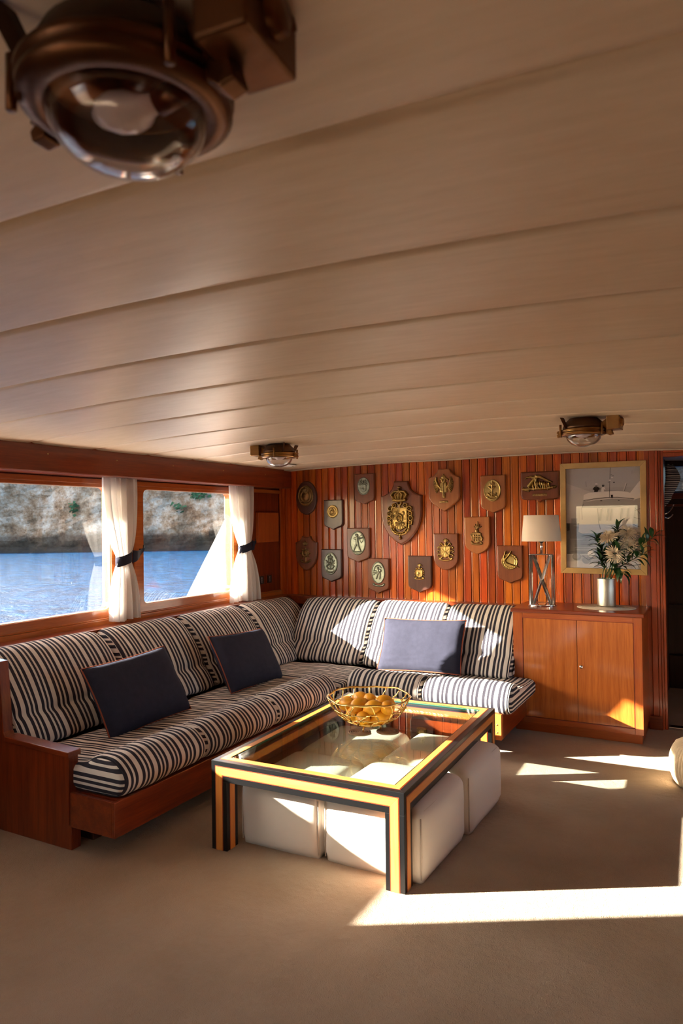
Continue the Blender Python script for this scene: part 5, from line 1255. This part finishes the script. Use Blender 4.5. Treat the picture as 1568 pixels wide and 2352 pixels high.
# 15
t, yf = plaque('red-brown shield plaque with round badge and leaping brass swallow', 'shield', 0.207, 0.307, -1.509, 1.194, 'board')
r_ = medal(0.155, 0.165, 72, 0.07, False); r_.Z *= ((r_.U*1.0)**2+(r_.V+0.05)**2) < 0.72; r_.Rg(0,-0.05,0.80,0.80,0.04,0.06,0.07); r_.Rg(0,-0.05,0.60,0.60,0.03,0.05,0.07)
for i in range(18): a = 2*PI*i/18; r_.L([(0.66*math.cos(a),-0.05+0.66*math.sin(a)),(0.74*math.cos(a),-0.05+0.74*math.sin(a))],0.025,0.06,0.07)
r_.L([(-0.40,1.0),(-0.55,0.5),(-0.55,0.15),(-0.30,-0.18),(0.2,-0.38),(0.95,-0.62)],0.07,0.22,0.1,w2=0.05); r_.L([(0.18,1.02),(-0.05,0.62),(-0.42,0.22),(-0.5,0.05)],0.06,0.2,0.1,w2=0.14); r_.L([(-0.55,0.2),(-0.35,0.35)],0.12,0.2,0.1)
r_.build('badge', M['brass'], t, 0.0, 0.028, yf)

# ------------------------------------------------------------------ ceiling lamps
def ceiling_lamp(label, x, y, rotz, zt, group='brass bulkhead lamps on the ceiling', M=M):
    t = thing('bulkhead_lamp', label, 'lamp', (x, y, zt), (0, 0, rotz), group); t.scale = (0.95,)*3
    V, F = lathe([(0.0, 0.0), (0.075, 0.0), (0.098, -0.020), (0.110, -0.045), (0.113, -0.062), (0.0, -0.062)], 40); part_label(mesh_obj('housing', V, F, M['lampdark'], t, smooth=True), 'dark domed back housing')
    V, F = lathe([(0.090, -0.060), (0.118, -0.060), (0.126, -0.064), (0.126, -0.072), (0.119, -0.075), (0.124, -0.079), (0.124, -0.088), (0.112, -0.095), (0.096, -0.097), (0.092, -0.090), (0.090, -0.060)], 48); ring = mesh_obj('clamp_ring', V, F, M['lampbrass'], t, smooth=True)
    for a in (100, 215, 330):
        c_, s_ = math.cos(R(a)), math.sin(R(a))
        V, F = tube([(0.130*c_, 0.130*s_, -0.035), (0.130*c_, 0.130*s_, -0.100)], 0.0065, 10); mesh_obj('bolt', V, F, M['lampbrass'], ring, smooth=True)
    prof = [(0.094*math.cos(R(q)), -0.093-0.066*math.sin(R(q))) for q in range(0, 91, 6)]; prof[-1] = (0.0, prof[-1][1])
    V, F = lathe(prof, 48); gl = mesh_obj('glass_dome', V, F, M['lamp_glass'], t, smooth=True)
    prof2 = [(r_*0.955, z+0.0035) for r_, z in prof]; V, F = lathe(prof2, 48); mesh_obj('glass_inside', V, F, M['lamp_glass'], gl, smooth=True)
    V, F = lathe([(0.0, -0.062), (0.088, -0.063), (0.090, -0.066)], 40); part_label(mesh_obj('reflector', V, F, M['lampbrass'], t, smooth=True), 'copper reflector plate')
    V, F = lathe([(0.0, -0.038), (0.016, -0.036), (0.030, -0.018), (0.034, 0.0), (0.030, 0.018), (0.018, 0.034), (0.014, 0.05), (0.0, 0.052)], 24)
    mesh_obj('bulb', [(a-0.005, c_, d*0.6-0.088) for d, c_, a in V], F, M['bulb'], t, smooth=True)
    V, F = tube([(0.045, 0, -0.09), (0.085, 0, -0.082)], 0.015, 14); mesh_obj('bulb_socket', V, F, M['lampbrass'], t, smooth=True)
    bx = box('junction_box', (0.132, -0.055, -0.075), (0.200, 0.055, 0.0), M['lampbrass'], t, 0.005)
    V, F = lathe([(0.0, 0.014), (0.018, 0.013), (0.022, 0.009), (0.024, 0.0)], 20); mesh_obj('gland_cap', [(0.200+z, a, -0.035+c_) for a, c_, z in V], F, M['lampbrass'], bx, smooth=True)
    for sy in (-1, 1):
        V, F = lathe([(0.0, 0.004), (0.006, 0.003), (0.007, 0.0)], 8); mesh_obj('screw', [(0.200+z, sy*0.044+a, -0.018+c_) for a, c_, z in V], F, M['lampbrass'], bx)
    V, F = prism([(0.10, -0.03), (0.134, -0.008), (0.134, -0.062), (0.12, -0.075)], lambda u, v, d: (u, d, v), -0.022, 0.022); mesh_obj('neck', V, F, M['lampbrass'], t, bevel=0.004)
    V, F = prism([(0.118, -0.062), (0.150, -0.066), (0.160, -0.098), (0.140, -0.104), (0.122, -0.092)], lambda u, v, d: (u, d, v), -0.016, 0.016); mesh_obj('hinge', V, F, M['lampbrass'], t, bevel=0.003)
    for sg in (-1, 1):
        V, F = prism([(-0.098, -0.060), (-0.118, -0.060), (-0.150, 0.0), (-0.128, 0.0)], lambda u, v, d: (u*math.cos(R(50*sg))*1.0, u*math.sin(R(50*sg))+d, v), -0.010, 0.010); mesh_obj('bracket', V, F, M['lampdark'], t, bevel=0.002)
    V, F = prism([(-0.122, -0.060), (-0.142, -0.062), (-0.146, -0.074), (-0.138, -0.078), (-0.146, -0.084), (-0.142, -0.098), (-0.120, -0.096)], lambda u, v, d: (u, d, v), -0.014, 0.014); mesh_obj('lug', V, F, M['lampbrass'], t, bevel=0.003)
    return t
MD = dict(M); MD['lampbrass'] = plain('lampbrass_backlit', (0.115, 0.050, 0.022), 0.36, metal=0.9, bump=0.3, bscale=60, var=0.5); MD['lampdark'] = plain('lampdark_backlit', (0.045, 0.024, 0.014), 0.5, metal=0.6, bump=0.3, bscale=60, var=0.4)  # near lamp's metals darkened: its backlit shade is put into the colour
ceiling_lamp('large brass ceiling lamp close overhead at the top left, coloured as if backlit', -0.584, 0.588, R(4), zc(-0.584, 0.588)-0.003, M=MD)
ceiling_lamp('brass ceiling lamp nearest the windows, near the room corner', -2.60, 3.97, R(188), zc(-2.60, 3.97)-0.003)
ceiling_lamp('brass ceiling lamp above the cabinet and picture', -0.632, 3.90, R(-4), zc(-0.632, 3.90)-0.003)
# oval ceiling vent
t = thing('ceiling_vent', 'flat white oval cover plate on the ceiling by the corner', 'vent', (-3.34, 5.14, zc(-3.34, 5.14)-0.004))
V, F = lathe([(0.0, -0.010), (0.08, -0.009), (0.115, -0.006), (0.13, 0.0), (0.0, 0.0)], 40, 1.0, 1.0); mesh_obj('plate', V, F, M['plastic_white'], t, smooth=True)
V, F = lathe([(0.0, -0.012), (0.006, -0.0115), (0.007, -0.009)], 10, cx=0.10, cy=0.02); mesh_obj('screw', V, F, M['brass'], t)

# ------------------------------------------------------------------ doorway details
t = thing('coat_hook', 'chrome double coat hook just inside the doorway', 'hook', (-0.435, 6.55, 1.595)); t.scale = (0.72, 0.72, 0.72)
box('plate', (0.0, -0.02, -0.055), (0.010, 0.02, 0.045), M['chrome'], t, 0.003)
V, F = tube(catmull([(0.01, 0, -0.01), (0.06, 0, 0.005), (0.10, 0, 0.05), (0.125, 0, 0.10)], 5, closed=False), 0.009, 8); mesh_obj('upper_arm', V, F, M['chrome'], t, smooth=True)
V, F = tube(catmull([(0.01, 0, -0.045), (0.05, 0, -0.06), (0.09, 0, -0.045), (0.115, 0, -0.015)], 5, closed=False), 0.009, 8); mesh_obj('lower_arm', V, F, M['chrome'], t, smooth=True)
t = thing('striped_towel', 'pale striped cloth hanging high inside the doorway', 'towel', (-0.41, 6.60, 1.70))
tm = stripe_mat('towel_stripe', 'z', 0.05)
V = []; F = []; nu, nv = 16, 20
for j in range(nv+1):
    s_ = j/nv; z = 0.30-0.32*s_; wd = 0.035+0.035*math.sin(PI*min(1, s_*1.05))+0.012*s_
    for i in range(nu):
        a = 2*PI*i/nu; V.append((0.03+wd*(0.8+0.15*math.sin(3*a+4*s_))*math.cos(a)+0.02*math.sin(5*s_), 0.05*math.sin(a), z+0.05*math.cos(a)*s_+0.01*math.sin(3*a)))
for j in range(nv):
    for i in range(nu): F.append((j*nu+i, j*nu+(i+1) % nu, (j+1)*nu+(i+1) % nu, (j+1)*nu+i))
F.append(tuple(range(nu))); F.append(tuple(nv*nu+i for i in range(nu-1, -1, -1)))
mesh_obj('cloth', V, F, tm, t, smooth=True)

# ------------------------------------------------------------------ jute pouf at the right edge
t = thing('jute_pouf', 'corded natural jute pouf at the right edge on the carpet', 'pouf', (-0.045, 4.63, 0))
mb = MB(); ncord = 64
for i in range(ncord):
    a = 2*PI*i/ncord; c_, s_ = math.cos(a), math.sin(a); pts = []
    for q in range(11):
        u = q/10; z = 0.012+0.205*u; r_ = 0.205+0.038*math.sin(PI*(0.08+0.84*u))+0.002*math.sin(q*2.1+i*1.7); da = 0.012*math.sin(3.0*u+0.4*math.sin(i))
        pts.append((r_*math.cos(a+da), r_*math.sin(a+da), z))
    pts += [(0.16*c_, 0.16*s_, 0.232), (0.08*c_, 0.08*s_, 0.238), (0.02*c_, 0.02*s_, 0.238)]
    mb.add(*tube(pts, [0.0125]*11+[0.010, 0.005, 0.002], 6))
mb.obj('cord_cover', M['jute'], t, smooth=True)
V, F = lathe([(0.0, 0.0), (0.19, 0.0), (0.215, 0.03), (0.23, 0.11), (0.21, 0.20), (0.16, 0.225), (0.0, 0.230)], 40); mesh_obj('body', V, F, M['rope'], t, smooth=True)
